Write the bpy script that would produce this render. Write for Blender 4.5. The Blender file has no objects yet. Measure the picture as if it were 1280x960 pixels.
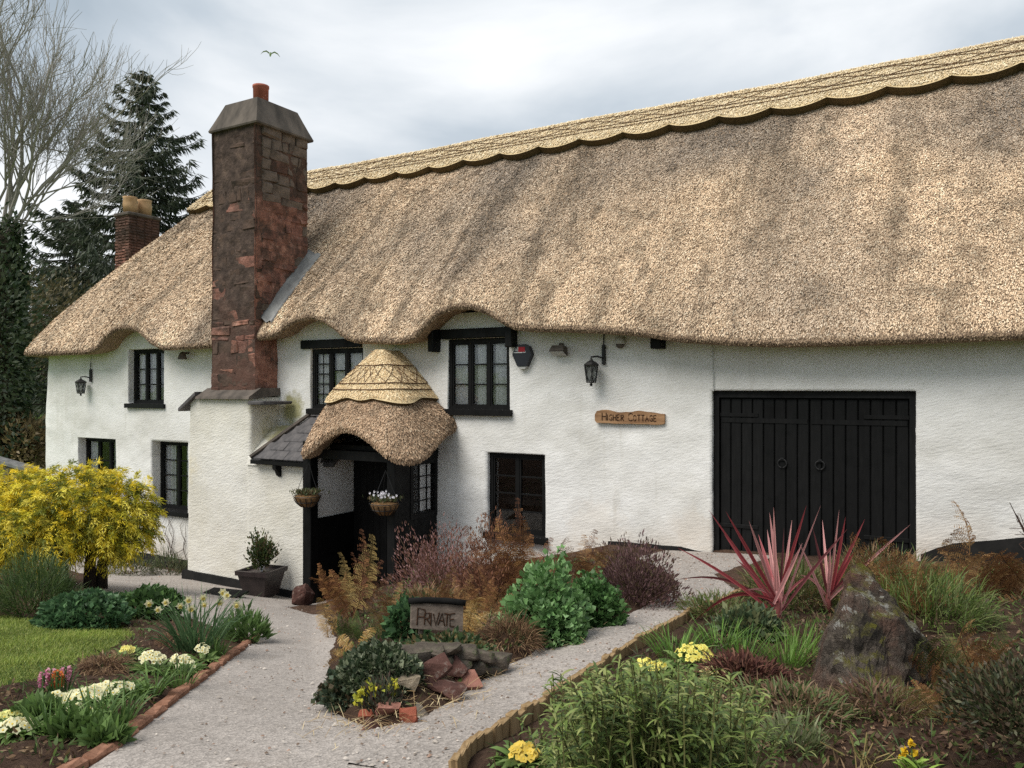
import bpy, bmesh, math, random
import numpy as np
from mathutils import Vector, Matrix
rng = np.random.default_rng(7); random.seed(7)
S = bpy.context.scene; COL = S.collection
# ---------------------------------------------------------------- camera, light, exposure
YAW = math.radians(30.6); CA, SA = math.cos(YAW), math.sin(YAW)
CAM = np.array([1.835, -10.53, 2.1]); F = 1000.0; HOR = 485.0
cd = bpy.data.cameras.new('camera'); cam = bpy.data.objects.new('camera', cd); COL.objects.link(cam)
cam.location = CAM; cam.rotation_euler = (math.pi/2, 0, YAW)
cd.sensor_width = 36; cd.lens = 36*F/1280; cd.shift_y = (HOR-480)/1280; cd.clip_end = 3000; cd.clip_start = .05
S.camera = cam
SUN_AZ, SUN_EL = math.radians(208), math.radians(55)      # compass-like azimuth measured from +Y towards +X
w = bpy.data.worlds.new('World'); S.world = w; w.use_nodes = True
nt = w.node_tree; nt.nodes.clear()
def wn(t, **k):
    n = nt.nodes.new(t)
    for a, b in k.items(): setattr(n, a, b)
    return n
out = wn('ShaderNodeOutputWorld'); sky = wn('ShaderNodeTexSky', sky_type='NISHITA', sun_disc=False, sun_elevation=SUN_EL, sun_rotation=SUN_AZ)
bg1 = wn('ShaderNodeBackground'); bg1.inputs[1].default_value = .055
nt.links.new(sky.outputs[0], bg1.inputs[0])
tc = wn('ShaderNodeTexCoord'); mp = wn('ShaderNodeMapping'); mp.inputs['Scale'].default_value = (1, 1, 2.3); mp.inputs['Location'].default_value = (.35, .75, .2)
nz = wn('ShaderNodeTexNoise'); nz.inputs['Scale'].default_value = 1.5; nz.inputs['Detail'].default_value = 7; nz.inputs['Roughness'].default_value = .5; nz.inputs['Distortion'].default_value = .25
rp = wn('ShaderNodeValToRGB'); e = rp.color_ramp.elements
e[0].position = .36; e[0].color = (.29, .35, .41, 1); e[1].position = .66; e[1].color = (.74, .76, .78, 1)
m_ = rp.color_ramp.elements.new(.5); m_.color = (.43, .485, .54, 1)
bg2 = wn('ShaderNodeBackground'); bg2.inputs[1].default_value = .53
nz2 = wn('ShaderNodeTexNoise'); nz2.inputs['Scale'].default_value = 2.1; nz2.inputs['Detail'].default_value = 5
rp2 = wn('ShaderNodeValToRGB'); rp2.color_ramp.elements[0].position = .28; rp2.color_ramp.elements[1].position = .42
rp2.color_ramp.elements[0].color = (.55, .55, .55, 1)
mx = wn('ShaderNodeMixShader')
for a, b in ((tc.outputs['Generated'], mp.inputs[0]), (mp.outputs[0], nz.inputs[0]), (nz.outputs[0], rp.inputs[0]), (rp.outputs[0], bg2.inputs[0]),
             (mp.outputs[0], nz2.inputs[0]), (nz2.outputs[0], rp2.inputs[0]), (rp2.outputs[0], mx.inputs[0]), (bg1.outputs[0], mx.inputs[1]), (bg2.outputs[0], mx.inputs[2]), (mx.outputs[0], out.inputs[0])):
    nt.links.new(a, b)
sl = bpy.data.lights.new('sun', 'SUN'); sl.energy = 1.5; sl.angle = math.radians(40); sl.color = (1, .955, .89)
so = bpy.data.objects.new('sun', sl); COL.objects.link(so)
so.rotation_euler = Vector((-math.sin(SUN_AZ)*math.cos(SUN_EL), -math.cos(SUN_AZ)*math.cos(SUN_EL), -math.sin(SUN_EL))).to_track_quat('-Z', 'Y').to_euler()
S.view_settings.view_transform = 'Standard'; S.view_settings.look = 'None'; S.view_settings.gamma = 1; S.view_settings.exposure = 1.36
S.render.engine = 'CYCLES'; S.cycles.use_denoising = False; S.cycles.max_bounces = 5; S.cycles.diffuse_bounces = 3; S.cycles.glossy_bounces = 2; S.cycles.use_adaptive_sampling = False; S.cycles.sample_clamp_indirect = 2.5; S.cycles.transparent_max_bounces = 12

# ---------------------------------------------------------------- geometry helpers
def w2c(X, Y): return CA*(X-CAM[0])+SA*(Y-CAM[1]), -SA*(X-CAM[0])+CA*(Y-CAM[1])
def c2w(xc, yc): return CAM[0]+CA*xc-SA*yc, CAM[1]+SA*xc+CA*yc
def onY(u, v, Y=0.):
    """pixel -> point on the vertical plane Y (parallel to the cottage front)"""
    r = (u-640)/F; d = (CAM[0]*0 + 0)
    # xc = r*yc
    x0 = -CA*CAM[0]+SA*(Y-CAM[1]); y0 = SA*CAM[0]+CA*(Y-CAM[1])
    X = (r*y0-x0)/(CA+SA*r); yc = y0-SA*X
    return np.array([X, Y, CAM[2]-(v-HOR)/F*yc])
def at(u, v, d):
    X, Y = c2w((u-640)/F*d, d); return np.array([X, Y, CAM[2]-(v-HOR)/F*d])
def sstep(a, b, x):
    t = np.clip((x-a)/(b-a), 0, 1); return t*t*(3-2*t)
def zg(X, Y):
    X = np.asarray(X, float); Y = np.asarray(Y, float)
    xc, d = w2c(X, Y); a = xc/np.maximum(d, 3.0)
    s = np.interp(a, [-.6, -.4, -.25, -.12, .12, .8], [.155, .175, .2, .165, .085, .07])
    dd = np.where(d < 3.4, 3.4+(d-3.4)*.3, d)
    z = .48-s*(dd-3.4)
    k = .12; z = -1.66+k*np.log1p(np.exp((z+1.66)/k))        # soft floor
    z = z + sstep(26, 90, d)*8*sstep(0, 25, -xc) 
    return z
def gp(u, v, up=0.):
    """pixel -> point on the ground"""
    ds = np.arange(1.2, 60, .01); X, Y = c2w((u-640)/F*ds, ds); zr = CAM[2]-(v-HOR)/F*ds
    i = np.argmax(zr < zg(X, Y)+up); d = ds[i] if (zr < zg(X, Y)+up).any() else 59
    return at(u, v, d)
def _h(i, j, k):
    n = (i*374761393+j*668265263+k*2147483647 % 1000003*97) & 0x7fffffff
    n = ((n ^ (n >> 13))*1274126177) & 0x7fffffff
    return ((n ^ (n >> 16)) & 0xffff)/65535.
def vnoise(P):
    P = np.asarray(P, float); I = np.floor(P).astype(np.int64); f = P-I; f = f*f*(3-2*f); r = 0
    for a in (0, 1):
        for b in (0, 1):
            for c in (0, 1):
                r = r+_h(I[..., 0]+a, I[..., 1]+b, I[..., 2]+c)*np.where(a, f[..., 0], 1-f[..., 0])*np.where(b, f[..., 1], 1-f[..., 1])*np.where(c, f[..., 2], 1-f[..., 2])
    return r
def fbm(P, sc=1., o=3):
    P = np.asarray(P, float)*sc; r = 0; a = .5
    for i in range(o): r = r+a*(vnoise(P+i*17.3)-.5)*2; P = P*2.03; a *= .5
    return r
def unit(v): return v/np.maximum(np.linalg.norm(v, axis=-1, keepdims=True), 1e-9)

WL = {}      # world location of each object (parents carry only a translation)
def tag(o, label=None, cat=None, group=None, kind=None):
    for k, v in (('label', label), ('category', cat), ('group', group), ('kind', kind)):
        if v: o[k] = v
    return o
def empty(name, loc, label=None, cat=None, group=None):
    o = bpy.data.objects.new(name, None); COL.objects.link(o); o.location = loc; o.empty_display_size = .2
    WL[o.name] = np.array(loc, float); return tag(o, label, cat, group)
def link(name, me, parent=None, loc=None, rot=None, scale=None):
    o = bpy.data.objects.new(name, me); COL.objects.link(o); o.parent = parent
    if loc is not None: o.location = Vector(loc)-(Vector(WL[parent.name]) if parent else Vector((0, 0, 0)))
    if rot is not None: o.rotation_euler = rot
    if scale is not None: o.scale = scale if hasattr(scale, '__len__') else (scale,)*3
    WL[o.name] = WL[parent.name] if parent else np.array(loc if loc is not None else (0, 0, 0), float)
    return o
def mesh(name, V, Fc, mat=None, col=None, smooth=False):
    me = bpy.data.meshes.new(name)
    V = np.asarray(V, np.float32)
    if isinstance(Fc, np.ndarray):
        n, k = Fc.shape
        me.vertices.add(len(V)); me.vertices.foreach_set('co', V.ravel())
        me.loops.add(n*k); me.loops.foreach_set('vertex_index', Fc.astype(np.int32).ravel())
        me.polygons.add(n); me.polygons.foreach_set('loop_start', np.arange(0, n*k, k, dtype=np.int32)); me.polygons.foreach_set('loop_total', np.full(n, k, np.int32))
        me.update(calc_edges=True)
    else:
        me.from_pydata([tuple(map(float, p)) for p in V], [], [tuple(map(int, f)) for f in Fc]); me.update()
    if col is not None:
        a = me.color_attributes.new('col', 'FLOAT_COLOR', 'POINT'); c = np.ones((len(V), 4), np.float32); c[:, :3] = col; a.data.foreach_set('color', c.ravel())
    if smooth: me.polygons.foreach_set('use_smooth', np.ones(len(me.polygons), bool))
    if mat: me.materials.append(mat)
    return me
def mk(name, V, Fc, mat=None, parent=None, col=None, smooth=False, **tg):
    V = np.asarray(V, float)
    if parent is not None: V = V-WL[parent.name]
    o = bpy.data.objects.new(name, mesh(name, V, Fc, mat, col, smooth)); COL.objects.link(o); o.parent = parent
    WL[o.name] = WL[parent.name] if parent is not None else np.zeros(3)
    return tag(o, **tg)
class MB:
    """collects boxes, tubes and grids into one mesh"""
    def __init__(s): s.V = []; s.F = []; s.C = []; s.n = 0
    def add(s, V, Fc, c=None):
        V = np.asarray(V, float); s.V.append(V); s.F += [tuple(int(i)+s.n for i in f) for f in Fc]; s.n += len(V)
        s.C.append(np.tile(np.array(c if c is not None else (1, 1, 1), float), (len(V), 1)) if c is None or np.ndim(c) == 1 else np.asarray(c)); return s
    def box(s, a, b, c=None, bev=0., jit=0.):
        (x0, y0, z0), (x1, y1, z1) = a, b
        if not bev:
            V = [(x, y, z) for x in (x0, x1) for y in (y0, y1) for z in (z0, z1)]
            V = np.array(V, float)
            if jit: V = V+rng.normal(0, jit, V.shape)
            return s.add(V, [(0, 1, 3, 2), (4, 6, 7, 5), (0, 4, 5, 1), (2, 3, 7, 6), (0, 2, 6, 4), (1, 5, 7, 3)], c)
        bm = bmesh.new(); bmesh.ops.create_cube(bm, size=1)
        for v in bm.verts: v.co = ((x0+x1)/2+v.co.x*(x1-x0), (y0+y1)/2+v.co.y*(y1-y0), (z0+z1)/2+v.co.z*(z1-z0))
        bmesh.ops.bevel(bm, geom=bm.edges[:], offset=bev, segments=1, affect='EDGES', profile=.5)
        bm.verts.index_update(); V = np.array([v.co[:] for v in bm.verts]); Fc = [[v.index for v in f.verts] for f in bm.faces]; bm.free()
        if jit: V = V+rng.normal(0, jit, V.shape)
        return s.add(V, Fc, c)
    def tube(s, P, r, k=5, c=None, cap=True):
        P = np.asarray(P, float); n = len(P); r = np.broadcast_to(np.asarray(r, float), (n,))
        T = unit(np.gradient(P, axis=0)); ref = np.array([0, 0, 1.]) if abs(T[0][2]) < .9 else np.array([1., 0, 0])
        A = unit(np.cross(T, ref)); B = np.cross(T, A); th = np.arange(k)/k*2*np.pi
        V = (P[:, None]+r[:, None, None]*(np.cos(th)[None, :, None]*A[:, None]+np.sin(th)[None, :, None]*B[:, None])).reshape(-1, 3)
        Fc = [(i*k+j, i*k+(j+1) % k, (i+1)*k+(j+1) % k, (i+1)*k+j) for i in range(n-1) for j in range(k)]
        if cap: Fc += [tuple(range(k))[::-1], tuple((n-1)*k+j for j in range(k))]
        return s.add(V, Fc, c)
    def grid(s, G, c=None):
        G = np.asarray(G, float); a, b = G.shape[:2]
        Fc = [(i*b+j, i*b+j+1, (i+1)*b+j+1, (i+1)*b+j) for i in range(a-1) for j in range(b-1)]
        return s.add(G.reshape(-1, 3), Fc, c)
    def lathe(s, prof, center, k=16, c=None):
        th = np.arange(k)/k*2*np.pi; prof = np.asarray(prof, float); V = np.array([[r*np.cos(t), r*np.sin(t), z] for r, z in prof for t in th])+np.array(center)
        n = len(prof); Fc = [(i*k+j, i*k+(j+1) % k, (i+1)*k+(j+1) % k, (i+1)*k+j) for i in range(n-1) for j in range(k)]
        Fc += [tuple(range(k))[::-1], tuple((n-1)*k+j for j in range(k))]
        return s.add(V, Fc, c)
    def build(s, name, mat, parent=None, smooth=False, usecol=False, **tg):
        return mk(name, np.concatenate(s.V), s.F, mat, parent, np.concatenate(s.C) if usecol else None, smooth, **tg)
def gridfaces(a, b):
    i, j = np.meshgrid(np.arange(a-1), np.arange(b-1), indexing='ij'); q = i*b+j
    return np.stack([q, q+1, q+b+1, q+b], -1).reshape(-1, 4)
def leaves(P, D, L, W, C, cup=.25, nrm=None):
    """diamond leaves: base P, direction D, length L, width W, colour C; returns V, F, C arrays"""
    n = len(P); D = unit(D); L = np.broadcast_to(L, (n,))[:, None]; W = np.broadcast_to(W, (n,))[:, None]
    N = rng.normal(size=(n, 3)) if nrm is None else nrm+rng.normal(0, .35, (n, 3))
    A = unit(np.cross(D, N)); N = np.cross(A, D)
    V = np.stack([P, P+D*L*.45-A*W/2+N*W*cup, P+D*L, P+D*L*.45+A*W/2+N*W*cup], 1).reshape(-1, 3)
    return V, np.arange(4*n).reshape(n, 4), np.repeat(np.broadcast_to(C, (n, 3)), 4, 0)
def blades(P, D, L, W, C, droop=.5, seg=4, tip=None):
    """curving tapered strips that start along D and bend down"""
    n = len(P); D = unit(D); L = np.broadcast_to(L, (n,)); W = np.broadcast_to(W, (n,)); droop = np.broadcast_to(droop, (n,))
    side = unit(np.cross(D, np.array([0, 0, 1.]))+rng.normal(0, .25, (n, 3))); pts = []; p = P.copy(); d = D.copy()
    for k in range(seg+1):
        t = k/seg; ww = W*(.55+.9*t-1.42*t*t)*1.05; pts.append(np.stack([p-side*ww[:, None]/2, p+side*ww[:, None]/2], 1))
        d = unit(d+np.array([0, 0, -1.])*(droop/seg*(.4+1.4*t))[:, None]); p = p+d*(L/seg)[:, None]
    V = np.stack(pts, 1).reshape(-1, 3)                        # n, seg+1, 2
    b = np.arange(n)[:, None]*(2*(seg+1))+np.arange(seg)[None]*2
    Fc = np.stack([b, b+1, b+3, b+2], -1).reshape(-1, 4)
    Cc = np.repeat(np.broadcast_to(C, (n, 3)), 2*(seg+1), 0)
    return V, Fc, Cc
def cat(*parts):
    V = []; Fc = []; C = []; n = 0
    for v, f, c in parts: V.append(v); Fc.append(f+n); C.append(c); n += len(v)
    return np.concatenate(V), np.concatenate(Fc), np.concatenate(C)
def pal(cols, n, jit=.12):
    c = np.array(cols)[rng.integers(0, len(cols), n)]; return np.clip(c*(1+rng.normal(0, jit, (n, 1))), .003, .95)

# ---------------------------------------------------------------- materials
class NT:
    def __init__(s, name):
        s.m = bpy.data.materials.new(name); s.m.use_nodes = True; s.t = s.m.node_tree; s.b = s.t.nodes['Principled BSDF']; s.o = s.t.nodes['Material Output']
    def n(s, t, **k):
        q = s.t.nodes.new(t)
        for a, b in k.items():
            if a in q.inputs: q.inputs[a].default_value = b
            else: setattr(q, a, b)
        return q
    def l(s, a, b): s.t.links.new(a, b)
    def coord(s, scale=(1, 1, 1), rot=(0, 0, 0), which='Object'):
        c = s.n('ShaderNodeTexCoord'); m = s.n('ShaderNodeMapping'); m.inputs['Scale'].default_value = scale; m.inputs['Rotation'].default_value = rot
        s.l(c.outputs[which], m.inputs[0]); return m.outputs[0]
    def world(s, scale=(1, 1, 1), rot=(0, 0, 0)):
        c = s.n('ShaderNodeNewGeometry'); m = s.n('ShaderNodeMapping'); m.inputs['Scale'].default_value = scale; m.inputs['Rotation'].default_value = rot
        s.l(c.outputs['Position'], m.inputs[0]); return m.outputs[0]
    def noise(s, vec, scale=5, detail=5, rough=.55, dist=0):
        q = s.n('ShaderNodeTexNoise', Scale=scale, Detail=detail, Roughness=rough, Distortion=dist); s.l(vec, q.inputs['Vector']); return q.outputs['Fac']
    def ramp(s, f, *stops):
        r = s.n('ShaderNodeValToRGB'); el = r.color_ramp.elements
        while len(el) < len(stops): el.new(.5)
        for e_, (p, c) in zip(el, stops): e_.position = p; e_.color = (*c, 1) if hasattr(c, '__len__') else (c, c, c, 1)
        s.l(f, r.inputs[0]); return r.outputs[0]
    def mix(s, f, a, b, mode='MIX'):
        q = s.n('ShaderNodeMix', data_type='RGBA', blend_type=mode)
        for x, i in ((f, 0), (a, 6), (b, 7)):
            if isinstance(x, (int, float)): q.inputs[i].default_value = x
            elif isinstance(x, (tuple, list)): q.inputs[i].default_value = (*x, 1)
            else: s.l(x, q.inputs[i])
        return q.outputs[2]
    def math(s, op, a, b=None):
        q = s.n('ShaderNodeMath', operation=op)
        for x, i in ((a, 0), (b, 1)):
            if x is None: continue
            if isinstance(x, (int, float)): q.inputs[i].default_value = x
            else: s.l(x, q.inputs[i])
        return q.outputs[0]
    def bump(s, h, strength=.5, dist=.02, prev=None):
        q = s.n('ShaderNodeBump', Strength=strength, Distance=dist); s.l(h, q.inputs['Height'])
        if prev is not None: s.l(prev, q.inputs['Normal'])
        return q.outputs[0]
    def fin(s, color=None, rough=.8, normal=None, spec=.3, metal=0):
        if color is not None:
            if isinstance(color, tuple): s.b.inputs['Base Color'].default_value = (*color, 1)
            else: s.l(color, s.b.inputs['Base Color'])
        if isinstance(rough, (int, float)): s.b.inputs['Roughness'].default_value = rough
        else: s.l(rough, s.b.inputs['Roughness'])
        s.b.inputs['Specular IOR Level'].default_value = spec; s.b.inputs['Metallic'].default_value = metal
        if normal is not None: s.l(normal, s.b.inputs['Normal'])
        return s.m
def simple(name, c1, c2, scale=8, rough=.7, bump=.3, bd=.01, spec=.3, metal=0, stretch=(1, 1, 1), bscale=None):
    t = NT(name); v = t.coord(stretch); f = t.noise(v, scale, 6, .6); c = t.ramp(f, (.32, c1), (.68, c2))
    h = t.noise(v, bscale or scale*3, 5, .6)
    return t.fin(c, rough, t.bump(h, bump, bd), spec, metal)
M = {}
def attr_mat(name, rough=.6, trans=.25, spec=.25, var=.0, gain=1.):
    t = NT(name); a = t.n('ShaderNodeVertexColor', layer_name='col'); c = a.outputs[0]
    if var: c = t.mix(1., c, t.ramp(t.noise(t.world(), var, 4), (.3, .7), (.7, 1.25)), 'MULTIPLY')
    if gain != 1: c = t.mix(1., c, (gain, gain, gain), 'MULTIPLY')
    t.fin(c, rough, None, spec)
    if trans:
        tr = t.n('ShaderNodeBsdfTranslucent'); t.l(c, tr.inputs[0]); mxs = t.n('ShaderNodeMixShader'); mxs.inputs[0].default_value = trans
        t.l(t.b.outputs[0], mxs.inputs[1]); t.l(tr.outputs[0], mxs.inputs[2]); t.l(mxs.outputs[0], t.o.inputs[0])
    return t.m
M['leaf'] = attr_mat('leaf', .5, .3, .3, 0, 1.3); M['petal'] = attr_mat('petal', .6, .3, .2); M['straw'] = attr_mat('straw', .75, 0, .2); M['dry'] = attr_mat('dry_plant', .8, .2, .15); M['bark_col'] = attr_mat('bark_col', .9, 0, .2)
# white limewash over rough render
def limewash(name, stain=None):
    t = NT(name); p = t.world(); pr = t.world((1, 1, 1), (0, math.radians(14), 0))
    st = t.n('ShaderNodeMapping'); st.inputs['Scale'].default_value = (.55, .55, 2.0); t.l(pr, st.inputs[0])
    h1 = t.noise(st.outputs[0], 17, 5, .7); h2 = t.noise(p, 55, 4, .6); h3 = t.noise(p, 1.6, 3, .5)
    c = t.ramp(t.noise(t.world((.8, .8, 1.3)), .9, 6, .62), (.32, (.62, .605, .56)), (.58, (.79, .78, .75)))
    g = t.n('ShaderNodeNewGeometry'); sep = t.n('ShaderNodeSeparateXYZ'); t.l(g.outputs['Position'], sep.inputs[0])
    # earthy splash stains in patches low on the wall
    pn = t.noise(t.world((.8, .8, .5)), 1.0, 4, .6)
    if stain is None:
        zrel = t.math('SUBTRACT', sep.outputs['Z'], t.math('MULTIPLY', t.math('MAXIMUM', sep.outputs['X'], -10.0), .14))
        low = t.ramp(t.math('ADD', zrel, t.math('MULTIPLY', pn, .8)), (.42, 1.), (.95, 0.))
        c = t.mix(t.math('MULTIPLY', low, .55), c, (.50, .41, .31))
        drip = t.ramp(t.noise(t.world((2.2, 2.2, .22)), 1.6, 4, .6), (.60, 0.), (.74, 1.))
        c = t.mix(t.math('MULTIPLY', drip, .34), c, (.44, .41, .34)); stain = [((-9.05, 0, 1.72), .62, (.27, .25, .09), .85), ((-11.3, 0, .9), .45, (.60, .52, .34), .5), ((-3.0, 0, .05), 1.0, (.60, .51, .40), .25), ((-1.6, 0, .2), .6, (.55, .46, .36), .3)]
    else:
        c = t.mix(t.ramp(pn, (.35, .25), (.75, .6)), c, (.64, .59, .46))
    if stain:
        for (sx, sy, sz), rad, colr, amt in stain:
            vm = t.n('ShaderNodeVectorMath', operation='DISTANCE'); t.l(g.outputs['Position'], vm.inputs[0]); vm.inputs[1].default_value = (sx, sy, sz)
            dn = t.math('ADD', t.math('DIVIDE', vm.outputs['Value'], rad), t.math('MULTIPLY', t.noise(p, 5, 6, .7), .9))
            c = t.mix(t.math('MULTIPLY', t.ramp(dn, (.75, 1.), (1.35, 0.)), amt), c, colr)
    c = t.mix(t.ramp(h2, (.25, .35), (.42, 0.)), c, (.50, .47, .42))      # pits
    b = t.bump(h2, .35, .006, t.bump(h1, .5, .022 if 'stained' not in name else .04, t.bump(h3, .5, .06)))
    return t.fin(c, .9, b, .15)
M['wall'] = limewash('limewash')
M['wall_b'] = limewash('limewash_stained', [((-9.0, -.3, 1.35), .85, (.30, .27, .10), .8), ((-9.3, -.75, 1.75), .4, (.22, .20, .09), .5), ((-11.2, -.5, .6), .8, (.66, .58, .40), .5)])
t = NT('black_paint'); v_ = t.coord((1, 1, .12)); oi = t.n('ShaderNodeObjectInfo')
c = t.ramp(t.noise(v_, 30, 5, .65), (.3, (.0025, .0025, .0025)), (.7, (.008, .008, .0078))); c = t.mix(1., c, t.ramp(oi.outputs['Random'], (0., .55), (1., 1.25)), 'MULTIPLY')
c = t.mix(t.ramp(t.noise(t.world((1, 1, .4)), 7, 6, .7), (.62, 0.), (.75, .4)), c, (.016, .015, .014))
M['black'] = t.fin(c, t.ramp(t.noise(t.world(), 5, 3), (.3, .45), (.7, .75)), t.bump(t.noise(v_, 60, 5, .7), .4, .006), .2)
M['plinth'] = simple('bitumen_plinth', (.005, .005, .005), (.014, .013, .012), 4, .85, .6, .02, .12)
t = NT('thatch_base'); p = t.world(); q = t.world((1, .45, .45))
c = t.ramp(t.noise(q, 42, 4, .7), (.28, (.09, .06, .04)), (.5, (.36, .25, .16)), (.72, (.66, .49, .33)))
c = t.mix(t.ramp(t.noise(p, .55, 4, .6), (.4, .0), (.66, .35)), c, (.22, .18, .15))
M['thatch'] = t.fin(c, .9, t.bump(t.noise(q, 60, 4, .7), .9, .03), .1)
t = NT('ridge_base'); q = t.world((1, .5, .5))
c = t.ramp(t.noise(q, 38, 5, .7), (.28, (.46, .34, .18)), (.7, (.78, .62, .38)))
M['ridge'] = t.fin(c, .85, t.bump(t.noise(q, 60, 4, .7), .8, .02), .15)
t = NT('thatch_cut_edge'); q = t.world((1, 1, 1)); c = t.ramp(t.noise(q, 70, 3, .7), (.35, (.05, .034, .018)), (.7, (.20, .14, .075)))
M['cutedge'] = t.fin(c, .95, t.bump(t.noise(q, 90, 3, .7), .9, .02), .05)
M['rod'] = simple('hazel_rod', (.07, .035, .018), (.17, .095, .05), 20, .8, .3, .004, .2)
# red sandstone, sooty in patches
t = NT('sandstone'); p = t.world(); oi = t.n('ShaderNodeObjectInfo')
c = t.ramp(t.noise(p, 7, 6, .65), (.28, (.12, .066, .053)), (.5, (.27, .135, .103)), (.72, (.42, .25, .20)))
c = t.mix(1., c, t.ramp(oi.outputs['Random'], (0., (.72, .74, .76)), (.5, (1., .94, .92)), (1., (1.25, 1.2, 1.12))), 'MULTIPLY')
c = t.mix(t.ramp(t.noise(p, 2.3, 5, .7), (.46, 0.), (.62, .75)), c, (.05, .043, .036))
sz = t.n('ShaderNodeSeparateXYZ'); t.l(p, sz.inputs[0])
soot = t.math('ADD', t.math('MULTIPLY', sz.outputs['Z'], .33), t.math('MULTIPLY', t.noise(p, 1.8, 4, .6), .9))
c = t.mix(t.ramp(soot, (1.05, 0.), (2.25, .8)) if False else t.ramp(t.math('MULTIPLY', soot, .4), (.85, 0.), (1., .72)), c, (.045, .037, .03))
c = t.mix(t.ramp(t.noise(p, 13, 5, .75), (.64, 0.), (.72, .55)), c, (.36, .33, .27))
M['sandstone'] = t.fin(c, .95, t.bump(t.noise(p, 22, 6, .7), .9, .03), .1)
M['soot_stone'] = simple('sooty_mortar', (.035, .026, .022), (.13, .075, .055), 9, .95, .9, .03, .1)
M['lead'] = simple('weathered_lead', (.12, .12, .12), (.27, .27, .26), 5, .6, .5, .012, .4, .2, (1, 1, .3))
M['cap'] = simple('rendered_cap', (.06, .052, .045), (.15, .125, .105), 4, .9, .5, .015, .15, 0, (1, 1, .3))
M['terracotta'] = simple('terracotta', (.26, .075, .05), (.42, .14, .095), 7, .8, .3, .004, .2)
M['buffpot'] = simple('buff_clay', (.36, .22, .11), (.52, .34, .19), 6, .8, .3, .004, .2)
M['slate'] = simple('slate', (.045, .043, .045), (.12, .11, .108), 6, .7, .5, .008, .3)
t = NT('window_glass'); t.b.inputs['Base Color'].default_value = (.02, .022, .022, 1); t.b.inputs['Roughness'].default_value = .04
tr = t.n('ShaderNodeBsdfTransparent'); gl = t.n('ShaderNodeBsdfGlossy'); gl.inputs['Roughness'].default_value = .03; fr = t.n('ShaderNodeFresnel', IOR=1.5)
mm = t.n('ShaderNodeMixShader'); t.l(t.math('ADD', fr.outputs[0], .03), mm.inputs[0]); t.l(tr.outputs[0], mm.inputs[1]); t.l(gl.outputs[0], mm.inputs[2]); t.l(mm.outputs[0], t.o.inputs[0]); M['glass'] = t.m
t = NT('lace'); q = t.world((60, 60, 8)); c = t.ramp(t.noise(q, 1., 3), (.3, (.72, .72, .72)), (.7, (.9, .9, .89))); t.fin(c, .95, None, .05)
tr = t.n('ShaderNodeBsdfTransparent'); mm = t.n('ShaderNodeMixShader'); t.l(t.ramp(t.noise(t.world(), 90, 2), (.45, .0), (.7, .3)), mm.inputs[0]); t.l(t.b.outputs[0], mm.inputs[1]); t.l(tr.outputs[0], mm.inputs[2]); t.l(mm.outputs[0], t.o.inputs[0]); M['lace'] = t.m
M['interior'] = simple('dark_interior', (.015, .014, .013), (.03, .028, .025), 2, .9, .1)
# tarmac / gravel path
t = NT('gravel'); p = t.world(); v1 = t.n('ShaderNodeTexVoronoi', Scale=85.); t.l(p, v1.inputs['Vector'])
c = t.mix(1., t.ramp(t.noise(p, .8, 7, .7), (.3, (.26, .232, .208)), (.7, (.385, .345, .312))), t.ramp(v1.outputs['Color'], (.0, .6), (1., 1.4)), 'MULTIPLY')
c = t.mix(t.ramp(t.noise(p, 120, 3, .7), (.66, 0.), (.75, .3)), c, (.55, .50, .44))
c = t.mix(t.ramp(t.noise(p, 3.1, 5, .7), (.58, 0.), (.78, .5)), c, (.19, .155, .125))
M['gravel'] = t.fin(c, .92, t.bump(v1.outputs['Distance'], .5, .008, t.bump(t.noise(p, 6, 4), .35, .03)), .2)
t = NT('earth'); a = t.n('ShaderNodeVertexColor', layer_name='col'); p = t.world()
c = t.mix(1., a.outputs[0], t.ramp(t.noise(p, 14, 7, .7), (.25, .4), (.75, 1.6)), 'MULTIPLY')
M['earth'] = t.fin(c, .95, t.bump(t.noise(p, 30, 6, .75), 1., .05), .1)
# ================================================================ SETTING: ground, paths
def poly_in(X, Y, poly):
    r = np.zeros(X.shape, bool); n = len(poly)
    for i in range(n):
        x1, y1 = poly[i][:2]; x2, y2 = poly[(i+1) % n][:2]
        c = ((y1 > Y) != (y2 > Y)) & (X < (x2-x1)*(Y-y1)/(y2-y1+1e-12)+x1); r ^= c
    return r
def resample(P, n):
    P = np.asarray(P, float); s = np.r_[0, np.cumsum(np.linalg.norm(np.diff(P[:, :2], axis=0), axis=1))]
    t = np.linspace(0, s[-1], n); return np.stack([np.interp(t, s, P[:, k]) for k in range(P.shape[1])], 1), s[-1]
pathA_L = [gp(u, v) for u, v in ((30, 1010), (100, 966), (140, 935), (200, 888), (250, 850), (290, 820), (320, 801))]+[np.array([-9.6, -3.6, 0]), np.array([-11.3, -2.2, 0]), np.array([-13.5, -1.6, 0]), np.array([-15.5, -1.55, 0])]
pathA_R = [gp(u, v) for u, v in ((640, 1010), (560, 960), (480, 918), (440, 900), (415, 868), (424, 830), (432, 800))]+[gp(415, 768), np.array([-7.2, -1.9, 0]), np.array([-7.0, -.1, 0]), np.array([-15.5, -.05, 0])]
pathB_L = [gp(u, v) for u, v in ((430, 960), (447, 920), (520, 905), (560, 880), (610, 845), (680, 806), (760, 778), (815, 752), (845, 735))]+[np.array([-2.1, -.9, 0]), np.array([-2.0, -.02, 0])]
pathB_R = [gp(u, v) for u, v in ((560, 985), (586, 950), (660, 905), (725, 862), (790, 818), (860, 779), (930, 747))]+[np.array([-.75, -1.75, 0]), np.array([-.6, -1.0, 0]), np.array([-.45, -.02, 0])]
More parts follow.
